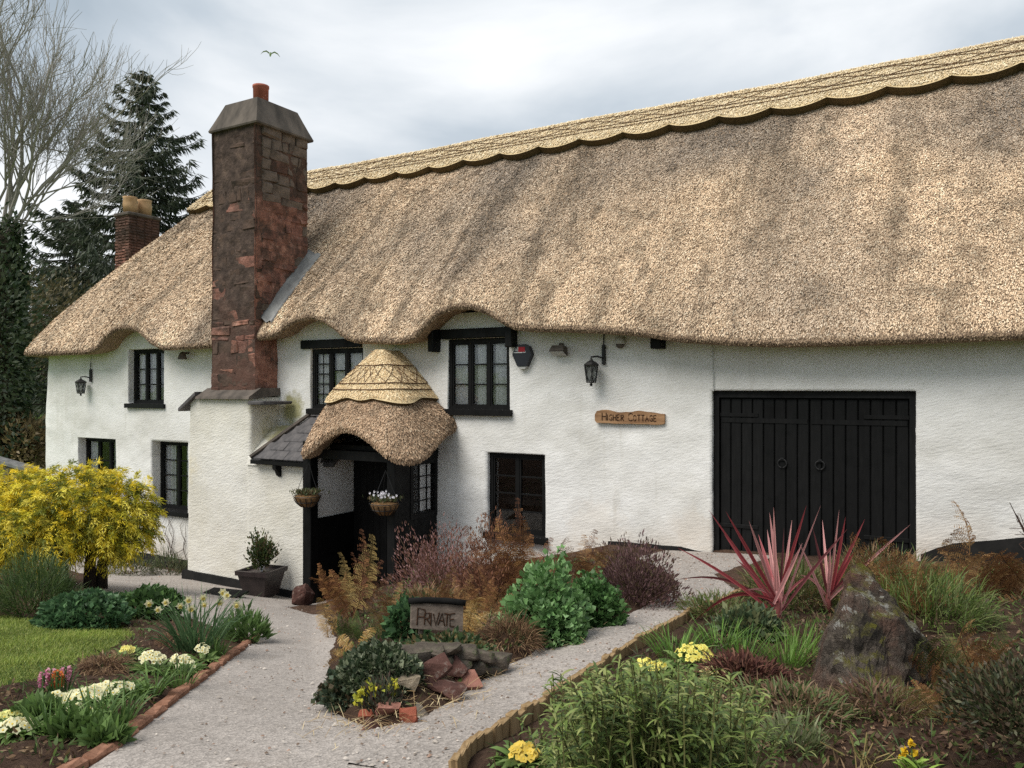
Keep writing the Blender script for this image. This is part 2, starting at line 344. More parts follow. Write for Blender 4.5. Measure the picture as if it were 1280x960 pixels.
def strip(name, Lp, Rp, n, m, up, mat, label):
    a, _ = resample(Lp, n); b, _ = resample(Rp, n); t = np.linspace(0, 1, m)[None, :, None]
    G = a[:, None]*(1-t)+b[:, None]*t; 
    e = np.minimum(t[..., 0], 1-t[..., 0]); wob = .05*fbm(G*np.array([1, 1, 0])+3, 2.2, 3)*(e < .001)
    G[..., 0] += wob; G[..., 2] = zg(G[..., 0], G[..., 1])+up+.012*fbm(G*np.array([1, 1, 0]), 1.3, 2)*np.minimum(1, 6*e)-.03*(e < .001)
    return mk(name, G.reshape(-1, 3), gridfaces(n, m), mat, None, None, True, kind='structure')
strip('garden_path', pathA_L, pathA_R, 160, 26, .022, M['gravel'], '')
strip('garage_path', pathB_L, pathB_R, 150, 22, .027, M['gravel'], '')
polyA = [p for p in pathA_L]+[p for p in pathA_R][::-1]; polyB = [p for p in pathB_L]+[p for p in pathB_R][::-1]
lawn_px = [(-60, 880), (60, 858), (130, 822), (170, 800), (150, 786), (60, 780), (-60, 772)]
lawn_poly = [gp(u, v) for u, v in lawn_px]
lawn_poly = [lawn_poly[0]]+lawn_poly[1:]
def axis(a, b, c, d, fine, big):
    left = a-np.geomspace(fine, a-c, big) if c < a else np.array([]); right = b+np.geomspace(fine, d-b, big)
    return np.r_[left[::-1], np.arange(a, b, fine), right]
gx = axis(-15.0, 6.5, -700, 700, .06, 34); gy = axis(-11.5, 0.4, -700, 900, .06, 34)
GX, GY = np.meshgrid(gx, gy, indexing='ij'); GZ = zg(GX, GY)
inA = poly_in(GX, GY, polyA) | poly_in(GX, GY, polyB)
near = (GX > -15) & (GX < 6.5) & (GY > -11.5) & (GY < .4)
# distance-like softening: beds stand a little proud of the paths
mask = (~inA).astype(float)
for _ in range(5):
    mk_ = mask.copy(); mk_[1:-1, 1:-1] = (mask[1:-1, 1:-1]*2+mask[:-2, 1:-1]+mask[2:, 1:-1]+mask[1:-1, :-2]+mask[1:-1, 2:])/6; mask = mk_
islp = [gp(u, v) for u, v in ((445, 912), (415, 868), (424, 800), (405, 765), (560, 720), (840, 720), (840, 738), (760, 780), (680, 806), (610, 845), (520, 900))]
isl = poly_in(GX, GY, islp).astype(float)
for _ in range(14):
    mk_ = isl.copy(); mk_[1:-1, 1:-1] = (isl[1:-1, 1:-1]*2+isl[:-2, 1:-1]+isl[2:, 1:-1]+isl[1:-1, :-2]+isl[1:-1, 2:])/6; isl = mk_
lump = fbm(np.stack([GX, GY, GX*0], -1), 2.5, 3)*.035
BED = np.where(near, -.03+mask*(.08+lump)+isl*.11+.02*fbm(np.stack([GX, GY, GX*0+9], -1), 9, 2)*(mask > .02), -.02)
inL = poly_in(GX, GY, lawn_poly)
BED = np.where(near & inL, .03, BED)
from_bed = None
def zb(X, Y):
    """height of the planted ground"""
    X = np.atleast_1d(np.asarray(X, float)); Y = np.atleast_1d(np.asarray(Y, float))
    i = np.clip(np.searchsorted(gx, X)-1, 0, len(gx)-2); j = np.clip(np.searchsorted(gy, Y)-1, 0, len(gy)-2)
    a = (X-gx[i])/(gx[i+1]-gx[i]); b = (Y-gy[j])/(gy[j+1]-gy[j])
    return zg(X, Y)+BED[i, j]*(1-a)*(1-b)+BED[i+1, j]*a*(1-b)+BED[i, j+1]*(1-a)*b+BED[i+1, j+1]*a*b
col = np.empty(GX.shape+(3,)); col[:] = (.085, .052, .036)
nn = fbm(np.stack([GX, GY, GX*0], -1), .9, 3)[..., None]
col = col*(1+.5*nn)
far = (~near)[..., None]; col = np.where(far, np.array((.12, .19, .035)), col)
col = np.where(inL[..., None] & near[..., None], np.array((.075, .115, .028)), col)
mk('ground', np.stack([GX, GY, GZ+BED], -1).reshape(-1, 3), gridfaces(len(gx), len(gy)), M['earth'], None, col.reshape(-1, 3), True, kind='structure')

# ================================================================ COTTAGE
HOUSE = empty('thatched_cottage', (-5, 0, -1.2), 'long whitewashed cottage under a thatched roof with tall red stone chimney', 'house')
X0, X1 = -17.3, 9.0; ZT = 3.25
OPEN = dict(ul=(-13.91, -12.69, 1.76, 2.92), ll=(-15.75, -14.36, -.44, .99), lr=(-13.10, -11.95, -.42, 1.0), um=(-8.60, -7.35, 1.72, 2.80), ur=(-5.60, -4.43, 1.75, 2.88),
            lo=(-4.84, -3.82, -.15, 1.10), garage=(-1.295, 1.136, -.35, 2.065), porch=(-7.45, -6.1, -1.75, .62))
def wall_y(X, Z): return .06*fbm(np.stack([X, X*0, Z], -1), .7, 3)+.014*fbm(np.stack([X, X*0+5, Z], -1), 4.5, 3)
ops = list(OPEN.values())
xs = np.unique(np.round(np.r_[np.arange(X0, 4.5, .07), np.arange(4.5, X1+.3, .5), [o[0] for o in ops], [o[1] for o in ops]], 4)); zs = np.unique(np.round(np.r_[np.arange(-2.1, ZT+.05, .07), [o[2] for o in ops], [o[3] for o in ops]], 4))
WX, WZ = np.meshgrid(xs, zs, indexing='ij'); WYv = wall_y(WX, WZ)
# soft rounded left corner
k = np.clip((X0+.45-WX)/.45, 0, 1); WYv = WYv+.45*(1-np.sqrt(np.maximum(0, 1-k*k)))*.9
WXb = WX - .10*(k > 0)*np.clip((1.8-WZ)/3.5, -.3, 1)*k
Vw = np.stack([WXb, WYv, WZ], -1).reshape(-1, 3); nz_ = len(zs)
cx = (xs[:-1]+xs[1:])/2; cz = (zs[:-1]+zs[1:])/2; CX, CZ = np.meshgrid(cx, cz, indexing='ij'); hole = np.zeros(CX.shape, bool)
for o in ops: hole |= (CX > o[0]) & (CX < o[1]) & (CZ > o[2]) & (CZ < o[3])
fq = gridfaces(len(xs), len(zs)).reshape(len(xs)-1, nz_-1, 4)
faces = [tuple(f) for f in fq[~hole][:, ::-1]]
Vl = list(Vw); dep = .34
def addv(p): Vl.append(np.array(p)); return len(Vl)-1
for o in ops:
    ia, ib = np.searchsorted(xs, round(o[0], 4)), np.searchsorted(xs, round(o[1], 4)); ja, jb = np.searchsorted(zs, round(o[2], 4)), np.searchsorted(zs, round(o[3], 4))
    ring = [(i, ja) for i in range(ia, ib)]+[(ib, j) for j in range(ja, jb)]+[(i, jb) for i in range(ib, ia, -1)]+[(ia, j) for j in range(jb, ja, -1)]
    idx = [i*nz_+j for i, j in ring]; mid = []; bk = []
    for i in idx:
        p = Vl[i]; mid.append(addv((p[0]+rng.normal(0, .004), p[1]+.03, p[2]))); bk.append(addv((p[0], dep, p[2])))
    n = len(idx)
    for q in range(n):
        r = (q+1) % n; faces += [(idx[q], idx[r], mid[r], mid[q]), (mid[q], mid[r], bk[r], bk[q])]
wall = mk('wall', np.array(Vl), faces, M['wall'], HOUSE, None, True)
b = MB()       # gable, rear and right walls
b.box((X0-.02, .4, -2.1), (X0+.4, 6.2, 2.7)); b.box((X0, 6.2, -2.1), (X1, 6.6, 2.7)); b.box((X1, .2, -2.1), (X1+.4, 6.6, 2.7))
b.build('rear_wall', M['wall'], HOUSE)
b = MB(); b.box((X0+.45, .45, .25), (-2.5, 6.15, .35)); b.box((X0+.45, 2.4, -2.0), (X1-.1, 2.5, 3.0)); b.build('inner_floor', M['interior'], HOUSE)
# black plinth strips
def plinth(pts, Y, name='plinth', drop=.4, sub=24):
    P, _ = resample(np.array([(x, z) + (0,) for x, z in pts])[:, [0, 2, 1]], sub) if False else (np.array([(x, 0, z) for x, z in pts]), 0)
    xx = np.linspace(P[0][0], P[-1][0], sub); zz_ = np.interp(xx, P[:, 0], P[:, 2])+.012*fbm(np.stack([xx, xx*0, xx*0], -1), 6, 2)
    zb_ = zg(xx, xx*0+Y)-drop; Yv = Y+(wall_y(xx, zz_) if Y == 0 else 0)-.022
    G = np.stack([np.stack([xx, Yv+.05, zz_+.002], -1), np.stack([xx, Yv, zz_-.01], -1), np.stack([xx, Yv-.004, zz_*.5+zb_*.5], -1), np.stack([xx, Yv, zb_], -1)], 0)
    return mk(name, G.reshape(-1, 3), gridfaces(4, sub), M['plinth'], HOUSE, None, True)
A = [onY(u, v, 0) for u, v in ((1151, 692), (1170, 685), (1190, 679), (1280, 671), (1400, 664))]; plinth([(p[0], p[2]) for p in A], 0)
A = [onY(u, v, 0) for u, v in ((760, 676), (850, 683), (870, 688), (893, 692))]; plinth([(p[0], p[2]) for p in A], 0)
plinth([(-17.0, -1.35), (-14, -1.36), (-11.2, -1.36)], 0)

# ---- windows
glass_cache = {}
def rect_frame(mb, x0, x1, z0, z1, w_, ya, yb):
    mb.box((x0, ya, z0), (x0+w_, yb, z1)); mb.box((x1-w_, ya, z0), (x1, yb, z1)); mb.box((x0+w_, ya, z0), (x1-w_, yb, z0+w_)); mb.box((x0+w_, ya, z1-w_), (x1-w_, yb, z1))
def window(o, rec, lights, rows, lead=None, curtain=True, sill=True, fw=.06, side_gap=None):
    x0, x1, z0, z1 = o; mb = MB(); ya = rec; x0 += .004; x1 -= .004; z0 += .004; z1 -= .004
    rect_frame(mb, x0, x1, z0, z1, fw, ya, ya+.07)
    edges = np.cumsum([0]+list(lights))/sum(lights)*(x1-x0-2*fw)+x0+fw; panes = []
    for i in range(len(lights)):
        a, b_ = edges[i], edges[i+1]
        if i: mb.box((a-.022, ya+.003, z0+fw), (a+.022, ya+.067, z1-fw)); a += .022
        if i < len(lights)-1: b_ -= .022
        rr = rows[i] if hasattr(rows, '__len__') else rows
        s = .028; rect_frame(mb, a, b_, z0+fw, z1-fw, s, ya+.012, ya+.055); a += s; b_ -= s; zz0, zz1 = z0+fw+s, z1-fw-s
        hz = (zz1-zz0)/rr
        for j in range(rr):
            if j: mb.box((a, ya+.018, zz0+j*hz-.011), (b_, ya+.05, zz0+j*hz+.011))
            panes.append((a, b_, zz0+j*hz+(.011 if j else 0), zz0+(j+1)*hz-(.011 if j < rr-1 else 0)))
        if lead and i in lead: 
            mb.box(((a+b_)/2-.006, ya+.02, zz0), ((a+b_)/2+.006, ya+.032, zz1))
    W_ = mb.build('window', M['black'], HOUSE)
    for a, b_, c_, d_ in panes:
        mk('pane', [(a, ya+.036, c_), (b_, ya+.036+rng.normal(0, .002), c_), (b_, ya+.036, d_), (a, ya+.036+rng.normal(0, .002), d_)], [(0, 1, 2, 3)], M['glass'], W_)
    if sill:
        m2 = MB(); x0s, x1s = x0-.05, x1+.05
        m2.add([(x0s, -.07, z0-.085), (x1s, -.07, z0-.085), (x1s, ya+.02, z0-.085), (x0s, ya+.02, z0-.085), (x0s, -.07, z0+.004), (x1s, -.07, z0+.004), (x1s, ya+.02, z0+.018), (x0s, ya+.02, z0+.018)],
               [(3, 2, 1, 0), (0, 1, 5, 4), (4, 5, 6, 7), (1, 2, 6, 5), (3, 0, 4, 7)]); m2.build('sill', M['black'], W_)
    if curtain:
        spans = [(x0+.02, x1-.02)] if side_gap is None else [(x0+.02, x0+(x1-x0)*side_gap), (x1-(x1-x0)*side_gap, x1-.02)]
        for a, b_ in spans:
            xx = np.linspace(a, b_, 60); yy = ya+.095+.018*np.sin(xx*55+rng.uniform(0, 6))+.012*np.sin(xx*23); 
            G = np.stack([np.stack([xx, yy, xx*0+z0+.02], -1), np.stack([xx, yy*1., xx*0+z1-.02], -1)], 0)
            mk('curtain', G.reshape(-1, 3), gridfaces(2, 60), M['lace'], W_, None, True)
    return W_
window(OPEN['ul'], .13, (1, 1, 1), 3)
window(OPEN['ll'], .19, (1, 1, 1), 3, side_gap=.32)
window(OPEN['lr'], .19, (1, 1), 4, side_gap=.36)
window(OPEN['um'], .05, (1.0, 1, 1), (5, 3, 3), lead=(0,))
window(OPEN['ur'], .045, (1, 1, 1), 3)
window(OPEN['lo'], .07, (1, 1), 4, curtain=False)
# lintels under the eyebrows, with white infill left to the wall
for (a, c_) in ((376, 452), (551, 640)):
    pa = onY(a, 0, -.04)[0]; pb = onY(c_, 0, -.04)[0]; za = 2.802 if a < 400 else 2.882
    b = MB(); b.box((pa, -.06, za), (pb, .10, za+.155), None, .012); b.build('lintel', M['black'], HOUSE)
for u, v0, v1, w_ in ((543, 418, 440, .10), (640, 408, 434, .12), (823, 424, 436, .15)):
    p_ = onY(u, v0, -.08); q_ = onY(u, v1, -.08); b = MB(); b.box((p_[0]-w_/2, -.2, q_[2]), (p_[0]+w_/2, .05, p_[2]+.2), None, .01); b.build('beam_end', M['black'], HOUSE)

# ---- garage doors: planks as pieces
g = OPEN['garage']; xm = (g[0]+g[1])/2
fr_ = MB(); fr_.box((g[0]+.003, .06, g[2]), (g[0]+.075, .16, g[3]-.003)); fr_.box((g[1]-.075, .06, g[2]), (g[1]-.003, .16, g[3]-.003)); fr_.box((g[0]+.075, .06, g[3]-.09), (g[1]-.075, .16, g[3]-.003))
fr_.build('garage_frame', M['black'], HOUSE)
for sgn, (xa, xb) in ((0, (g[0]+.08, xm-.004)), (1, (xm+.004, g[1]-.08))):
    back = MB()
    back.box((xa, .135, -.30), (xb, .165, g[3]-.095))
    back.box((xa+.02, .089, g[3]-.42), (xb-.02, .0935, g[3]-.36)) ; D_ = back.build('garage_door', M['black'], HOUSE)
    n = 8; wv = (xb-xa)/n
    for i in range(n):
        b = MB(); b.box((xa+i*wv+.0045, .098+rng.uniform(0, .005), -.29), (xa+(i+1)*wv-.0045, .134, g[3]-.10-rng.uniform(0, .006)), None, .009); b.build('plank', M['black'], D_)
    hx = xm-.33 if sgn == 0 else xm+.13; hz = 1.13
    b = MB(); th = np.linspace(0, 2*np.pi, 15); b.tube(np.stack([hx+.055*np.cos(th), np.full(15, .082), hz+.055*np.sin(th)], -1), .010, 6); b.lathe([(.0, 0), (.03, 0)], (hx, .09, hz+.055), 8)
    b.box((hx-.02, .075, hz+.04), (hx+.02, .1, hz+.075)); b.build('ring_handle', simple('iron_%d' % sgn, (.008, .008, .008), (.02, .02, .02), 9, .6, .2, .002, .3, .2), D_)
    for zz in (1.72, .25):
        xh = xa if sgn == 0 else xb; s = 1 if sgn == 0 else -1
        b = MB(); b.box((min(xh, xh+s*.5), .086, zz), (max(xh, xh+s*.5), .0965, zz+.05), None, .003); b.build('strap_hinge', M['black'], D_)

# ---- roof
RIDGE_Z = 6.98; RY = 3.1; RXE = -14.85; OV = .42
eave_px = [(40, 441), (60, 443), (110, 441), (124, 437), (133, 424), (147, 414), (163, 412), (176, 417), (190, 431), (205, 438), (265, 434), (330, 425), (348, 420), (358, 411), (372, 403), (390, 400), (406, 404), (420, 414), (434, 426), (450, 430), (500, 431), (518, 427), (532, 411), (548, 396), (568, 388), (588, 387), (608, 393), (628, 405), (643, 413), (660, 415), (740, 416), (800, 420), (850, 427), (920, 432), (980, 434), (1050, 432), (1130, 430), (1280, 426)]
ep = np.array([onY(u, v, -OV) for u, v in eave_px]); ex, ez = ep[:, 0], ep[:, 2]; ez[0] = ez[1] = ez[2] = 2.83
xf = np.linspace(-18, 10, 2801); zf = np.interp(xf, ex, ez)
ker = np.hanning(17); ker /= ker.sum(); zf = np.convolve(np.pad(zf, 8, 'edge'), ker, 'valid')
ker2 = np.hanning(501); ker2 /= ker2.sum(); zsm = np.convolve(np.pad(np.interp(xf, [-18, -14, -11, -8, -4, -1, 10], [2.83, 2.83, 2.82, 2.80, 2.82, 2.62, 2.6]), 250, 'edge'), ker2, 'valid')
# eave path: front (right to left), rounded corner, gable end, corner, back
rc = .75; LX = X0-.30; path = []
for x in np.arange(X1+.4, LX+rc, -.05): path.append((x, -OV, 0, -1))
for a in np.linspace(0, np.pi/2, 12)[1:]: path.append((LX+rc-rc*np.sin(a), -OV+rc-rc*np.cos(a), -np.sin(a), -np.cos(a)))
BYv = 2*RY+OV
for y in np.arange(-OV+rc+.2, BYv-rc, .2): path.append((LX, y, -1, 0))
for a in np.linspace(0, np.pi/2, 10): path.append((LX+rc-rc*np.cos(a), BYv-rc+rc*np.sin(a), -np.cos(a), np.sin(a)))
for x in np.arange(LX+rc+.4, X1+.4, .4): path.append((x, BYv, 0, 1))
path = np.array(path); nS = len(path)
PZ = np.where(path[:, 3] < -.99, np.interp(path[:, 0], xf, zf), 2.83); PZs = np.where(path[:, 3] < -.99, np.interp(path[:, 0], xf, zsm), 2.83)
PRx = np.maximum(path[:, 0], RXE); PRx = np.where(np.abs(path[:, 3]) > .99, PRx, RXE)
def rz(X): return RIDGE_Z+.008*np.sin(X*.9)+.006*np.sin(X*2.7+1)
def roof(s, t):
    """s = index along the eave path, t = -0.3..1 up the slope; returns points"""
    i = np.arange(nS); g_ = lambda a: np.interp(s, i, a)
    x, y, nx, ny, ze, zs_, rx = g_(path[:, 0]), g_(path[:, 1]), g_(path[:, 2]), g_(path[:, 3]), g_(PZ), g_(PZs), g_(PRx)
    t_ = np.clip(t, 0, 1); f = 1-sstep(0, .42, t_); ze2 = zs_*(1-f)+ze*f+.13
    bul = .21*np.sin(np.pi*np.minimum(1, t_)**.75)*(1-.45*t_)
    X = x+(rx-x)*t_+nx*(.02+bul*.6); Y = y+(RY-y)*t_+ny*(.02+bul*.6); Z = ze2+(rz(rx)-ze2)*t_+bul*.55
    # eave roll: t<0
    q = np.clip(-t/.3, 0, 1); px = np.interp(q, [0, .2, .4, .6, 1], [.02, .035, .0, -.12, -.60]); pz = np.interp(q, [0, .2, .4, .6, 1], [.13, .06, .0, .0, .07])
    neg = t < 0
    return np.stack([np.where(neg, x+nx*px, X), np.where(neg, y+ny*px, Y), np.where(neg, ze+pz, Z)], -1)
tt = np.r_[-.3, -.18, -.15, -.12, -.09, -.06, -.03, np.linspace(0, 1, 40)**1.1]
SS, TT = np.meshgrid(np.arange(nS), tt, indexing='ij'); G = roof(SS.astype(float), TT)
def lumpy(G, a=.03):
    return G+np.stack([0*G[..., 0], -.6*np.ones(G.shape[:2]), .8*np.ones(G.shape[:2])], -1)*(a*fbm(G, 1.1, 3)+a*.35*fbm(G, 6, 2))[..., None]
G = lumpy(G); 
ROOF = mk('roof', G.reshape(-1, 3), gridfaces(nS, len(tt)), M['thatch'], HOUSE, None, True)
def frame(Pf, s, t, ds=.5, dt=.006):
    P = Pf(s, t); a = unit(Pf(s+ds, t)-Pf(s-ds, t)); d = unit(Pf(s, t-dt)-Pf(s, t+dt)); n = unit(np.cross(a, d)); return P, a, d, n
def straws(P, a, d, n, L, W, C, lift=.35):
    k = len(P); L = L*rng.uniform(.5, 1.3, k)[:, None]; W = W*rng.uniform(.6, 1.4, k)[:, None]
    dir_ = unit(d+a*rng.normal(0, .26, (k, 1))+n*np.abs(rng.normal(lift, .18, (k, 1)))); sd = unit(np.cross(dir_, n)+n*rng.normal(0, .28, (k, 1)))
    r0 = P+n*rng.uniform(.001, .010, (k, 1))-d*L*.3
    V = np.stack([r0-sd*W*.35, r0+sd*W*.35, r0+dir_*L+sd*W*.5, r0+dir_*L-sd*W*.5], 1).reshape(-1, 3)
    return V, np.arange(4*k).reshape(k, 4), np.repeat(C, 4, 0)
def thatch_cols(P, n, old=1.):
    base = np.array([(.82, .62, .42), (.71, .52, .345), (.57, .405, .265), (.39, .27, .17), (.14, .092, .06), (.89, .74, .54)]); pr = [.25, .23, .19, .13, .09, .11]
    c = base[rng.choice(6, n, p=pr)]; c = c*(1-.42*np.clip(fbm(P*np.array([1.3, .8, .8])+5, 4.5, 3)*2.2, 0, 1)[:, None])
    g = np.clip(fbm(P*np.array([1, .7, .7]), .38, 4)*1.9+.0+.70*sstep(-3, 4, P[:, 0])*sstep(3.8, 6.0, P[:, 2])+.25*sstep(4.8, 6.4, P[:, 2]), 0, 1)[:, None]*old     # weathered grey patches
    st = np.clip(fbm(P*np.array([4.5, .22, .22]), .8, 3)*2.4+.05, 0, 1)[:, None]*old; lt = np.clip(fbm(P*np.array([1.5, .6, .6])+31, .7, 3)*1.8, 0, 1)[:, None]
    c = c*(1-.6*g)+g*.6*np.array([.36, .31, .27])*(c.mean(1, keepdims=True)/.38)
    return np.clip(c*(1-.40*st)*(1-.42*g)*(1+.38*lt), 0, .95)
# straw ends on everything that faces the garden
nst = 580000; fr0 = np.argmax(path[:, 0] < 5.0); fr1 = np.argmax(path[:, 2] < -.99)
pd = w2c(path[fr0:fr1+8, 0], path[fr0:fr1+8, 1])[1]; pw = pd**-1.2; pw[-20:] *= 2.; cdf = np.r_[0, np.cumsum(pw)]/pw.sum()
s_ = np.interp(rng.random(nst), cdf, np.arange(fr0, fr0+len(cdf))); t_ = rng.random(nst)**1.05*1.07-.09
P, a, d, n = frame(roof, s_, t_); P = lumpy(P[None])[0]; kp = ~((P[:, 0] > -10.76) & (P[:, 0] < -9.40) & (P[:, 1] < .85)); P, a, d, n, t_ = P[kp], a[kp], d[kp], n[kp], t_[kp]; nst = int(kp.sum()); sg = np.sign((n*np.array([0, -.6, .8])).sum(1)); 
n = np.where(t_[:, None] < -.05, n, n*np.where(sg, sg, 1)[:, None])
sc_ = (w2c(P[:, 0], P[:, 1])[1]/10)[:, None]*.75+.25
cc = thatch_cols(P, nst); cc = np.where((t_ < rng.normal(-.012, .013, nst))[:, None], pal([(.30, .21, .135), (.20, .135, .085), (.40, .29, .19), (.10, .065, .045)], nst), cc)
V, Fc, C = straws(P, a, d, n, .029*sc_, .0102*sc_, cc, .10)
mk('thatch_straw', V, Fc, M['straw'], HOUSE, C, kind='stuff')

# ---- ornamental ridge
def rtop(s, dist):
    """t on the slope for a distance (m) below the ridge"""
    i = np.arange(nS); x = np.interp(s, i, path[:, 0]); y = np.interp(s, i, path[:, 1]); rx = np.interp(s, i, PRx); ze = np.interp(s, i, PZs)
    Lh = np.sqrt((rx-x)**2+(RY-y)**2+(RIDGE_Z-ze)**2); return 1-dist/Lh
def scallop(s):
    x = np.interp(s, np.arange(nS), path[:, 0]); ph = ((x+.26)/.84) % 1.; return .80-.10+.16*np.sin(np.pi*ph)**.8
sg_ = np.concatenate([np.arange(0, fr1, .5), np.arange(fr1, nS-1, 1.)]); rows_ = np.linspace(0, 1, 9)
Q = []
for f in rows_:
    dist = scallop(sg_)*f; t1 = rtop(sg_, dist); Pp, a, d, n = frame(roof, sg_, np.minimum(t1, .9995)); n = n*np.where(n[:, 2:3] < 0, -1, 1)
    Q.append(Pp+n*(.15-.01*(1-f))+np.array([0, 0, .03])*(1-f))
edge = Q[-1]; Q.append(edge-n*.07-d*.012); Q.append(edge-n*.19-d*.03)
Q = np.stack(Q, 1); RG = mk('ornamental_ridge', Q[:, :9].reshape(-1, 3), gridfaces(len(sg_), 9), M['ridge'], ROOF, None, True)
mk('cut_edge', Q[:, 8:].reshape(-1, 3), gridfaces(len(sg_), 3), M['cutedge'], ROOF, None, True)
nr = 52000; s_ = np.interp(rng.random(nr), cdf, np.arange(fr0, fr0+len(cdf))); f_ = rng.random(nr)*.93
def ridge_pt(s, f):
    t1 = rtop(s, scallop(s)*f); Pp, a, d, n = frame(roof, s, np.minimum(t1, .9995)); n = n*np.where(n[:, 2:3] < 0, -1, 1); return Pp+n*(.15-.01*(1-f))[:, None]+np.array([0, 0, .03])*(1-f)[:, None], a, d, n
P, a, d, n = ridge_pt(s_, f_)
cc = pal([(.85, .70, .47), (.79, .64, .42), (.71, .56, .35), (.90, .77, .55), (.60, .46, .28)], nr, .08)*(1-.25*np.clip(fbm(P, .5, 3)+.3*sstep(-2, 5, P[:, :1].ravel()), 0, 1)[:, None])
sc_ = (w2c(P[:, 0], P[:, 1])[1]/10)[:, None]*.7+.3
V, Fc, C = straws(P, a, d, n, .05*sc_, .0085*sc_, cc, .06); mk('ridge_straw', V, Fc, M['straw'], HOUSE, C, kind='stuff')
ss = np.arange(fr0, fr1+2, 1.)
for f in (.20, .55, .68):
    P, a, d, n = ridge_pt(ss, f*.80/scallop(ss)); b = MB(); b.tube(P+n*.018, .009, 5); b.build('ligger', M['rod'], ROOF)
xv = -.26+.84*np.arange(-17, 7); si = np.array([np.interp(-x, -path[:fr1-20, 0], np.arange(fr1-20)) for x in xv])
for k_ in range(len(xv)-1):
    for fa, fb in ((.22, .53), (.53, .22)):
        if (k_ % 2 == 0) == (fa < fb):
            q = np.linspace(0, 1, 6); sq = si[k_]+(si[k_+1]-si[k_])*q; P, a, d, n = ridge_pt(sq, (fa+(fb-fa)*q)*.8/scallop(sq)); b = MB(); b.tube(P+n*.018, .0065, 4); b.build('cross_rod', M['rod'], ROOF)
            P, a, d, n = ridge_pt(sq, (fb+(fa-fb)*q)*.8/scallop(sq)); b = MB(); b.tube(P+n*.018, .0065, 4); b.build('cross_rod', M['rod'], ROOF)
# ---- main chimney on its white breast
CX0, CX1, CY0, CY1 = -10.65, -9.465, -.50, .80; CZ0, CZ1 = 1.98, 6.92
def tap(z): return .055*(z-CZ0)/(CZ1-CZ0)
b = MB()
def core(pa, pb, nrm, h0, h1):
    L_ = np.linalg.norm(np.array(pb)-np.array(pa)); nu = int(L_/.045)+2; zz = np.arange(h0, h1, .045); U, Zz = np.meshgrid(np.linspace(0, 1, nu), zz, indexing='ij'); G = np.array(pa)*(1-U[..., None])+np.array(pb)*U[..., None]; G = np.concatenate([G, Zz[..., None]], -1)
    e_ = np.minimum(U, 1-U); r_ = (.026*fbm(G, 3.2, 3)+.020*fbm(G, 11, 3)+.007)*np.minimum(1, e_*12); k_ = .05*(Zz-h0)/5
    wx = .030*fbm(G*np.array([.4, .4, 1.])+3, 2.2, 3); wy = .030*fbm(G*np.array([.4, .4, 1.])+19, 2.2, 3)
    G[..., 0] += nrm[0]*(r_-k_*.4)+wx; G[..., 1] += nrm[1]*(r_-k_)+wy; return G
b.grid(core((CX1, CY0+.0), (CX1, CY1), (1, 0), CZ0, CZ1+.03)); b.grid(core((CX0+.02, CY1), (CX0+.02, CY0), (-1, 0), CZ0, CZ1+.03)); b.grid(core((CX1, CY1), (CX0+.02, CY1), (0, 1), CZ0, CZ1+.03))
CH = b.build('chimney', M['sandstone'], HOUSE, True)
b = MB(); b.grid(core((CX0+.02, CY0+.0), (CX1, CY0+.0), (0, -1), CZ0, CZ1+.03)); SF = b
M['sandstone_sooty'] = simple('sooty_sandstone', (.03, .026, .022), (.12, .08, .062), 3, .95, .9, .03, .1)
M['sandstone_grey'] = simple('grey_sandstone', (.07, .055, .045), (.20, .155, .125), 5, .95, .9, .03, .1)
t = NT('sooty_render'); p = t.world(); c = t.ramp(t.noise(p, 6, 6, .65), (.3, (.028, .024, .021)), (.52, (.08, .06, .05)), (.72, (.16, .115, .09)))
sz = t.n('ShaderNodeSeparateXYZ'); t.l(p, sz.inputs[0]); lo = t.math('ADD', t.math('MULTIPLY', sz.outputs['Z'], .12), t.math('MULTIPLY', t.noise(p, 2, 4, .6), .5))
c = t.mix(t.ramp(lo, (.45, .7), (.72, .08)), c, (.14, .072, .054)); M['sooty_render'] = t.fin(c, .95, t.bump(t.noise(p, 20, 6, .7), .9, .03), .1)
SF.build('sooty_front', M['sooty_render'], CH, True)
def stone_mesh(lx, h, dp, mat):
    bm = bmesh.new(); bmesh.ops.create_cube(bm, size=1)
    for v in bm.verts: v.co = (v.co.x*lx, v.co.y*dp, v.co.z*h)
    bmesh.ops.bevel(bm, geom=bm.edges[:], offset=min(.02, h*.2), segments=1, affect='EDGES')
    for v in bm.verts: v.co += Vector(rng.normal(0, .011, 3))
    me = bpy.data.meshes.new('stone'); bm.to_mesh(me); bm.free(); me.materials.append(mat); return me
def face_stones(parent, length, place, z0, z1, rot, mats, hmin=.08, hmax=.28):
    z = z0
    while z < z1-.03:
        h = min(rng.uniform(hmin, hmax), z1-z); x = 0
        while x < length-.02:
            l = rng.uniform(.12, .55); l = length-x if length-x-l < .12 else l
            mt = mats(x+l/2, z+h/2); p_ = place(x+l/2, z+h/2); p_[2] += rng.normal(0, .008)
            link('stone', stone_mesh(l-.004, h-.003, .165+rng.uniform(-.028, .022), mt), parent, p_, (rng.normal(0, .012), rng.normal(0, .035), rot+rng.normal(0, .02))); x += l
        z += h
face_stones(CH, CX1-CX0, lambda x, z: np.array([CX0+x*(1-.07*(z-CZ0)/5)+.05*(z-CZ0)/5, CY0+.075+.06*(z-CZ0)/5, z]), CZ0, CZ1-.03, 0,
            lambda x, z: M['sandstone_sooty'] if rng.random() < (.80 if z > 3.4 else .35) else M['sandstone'])
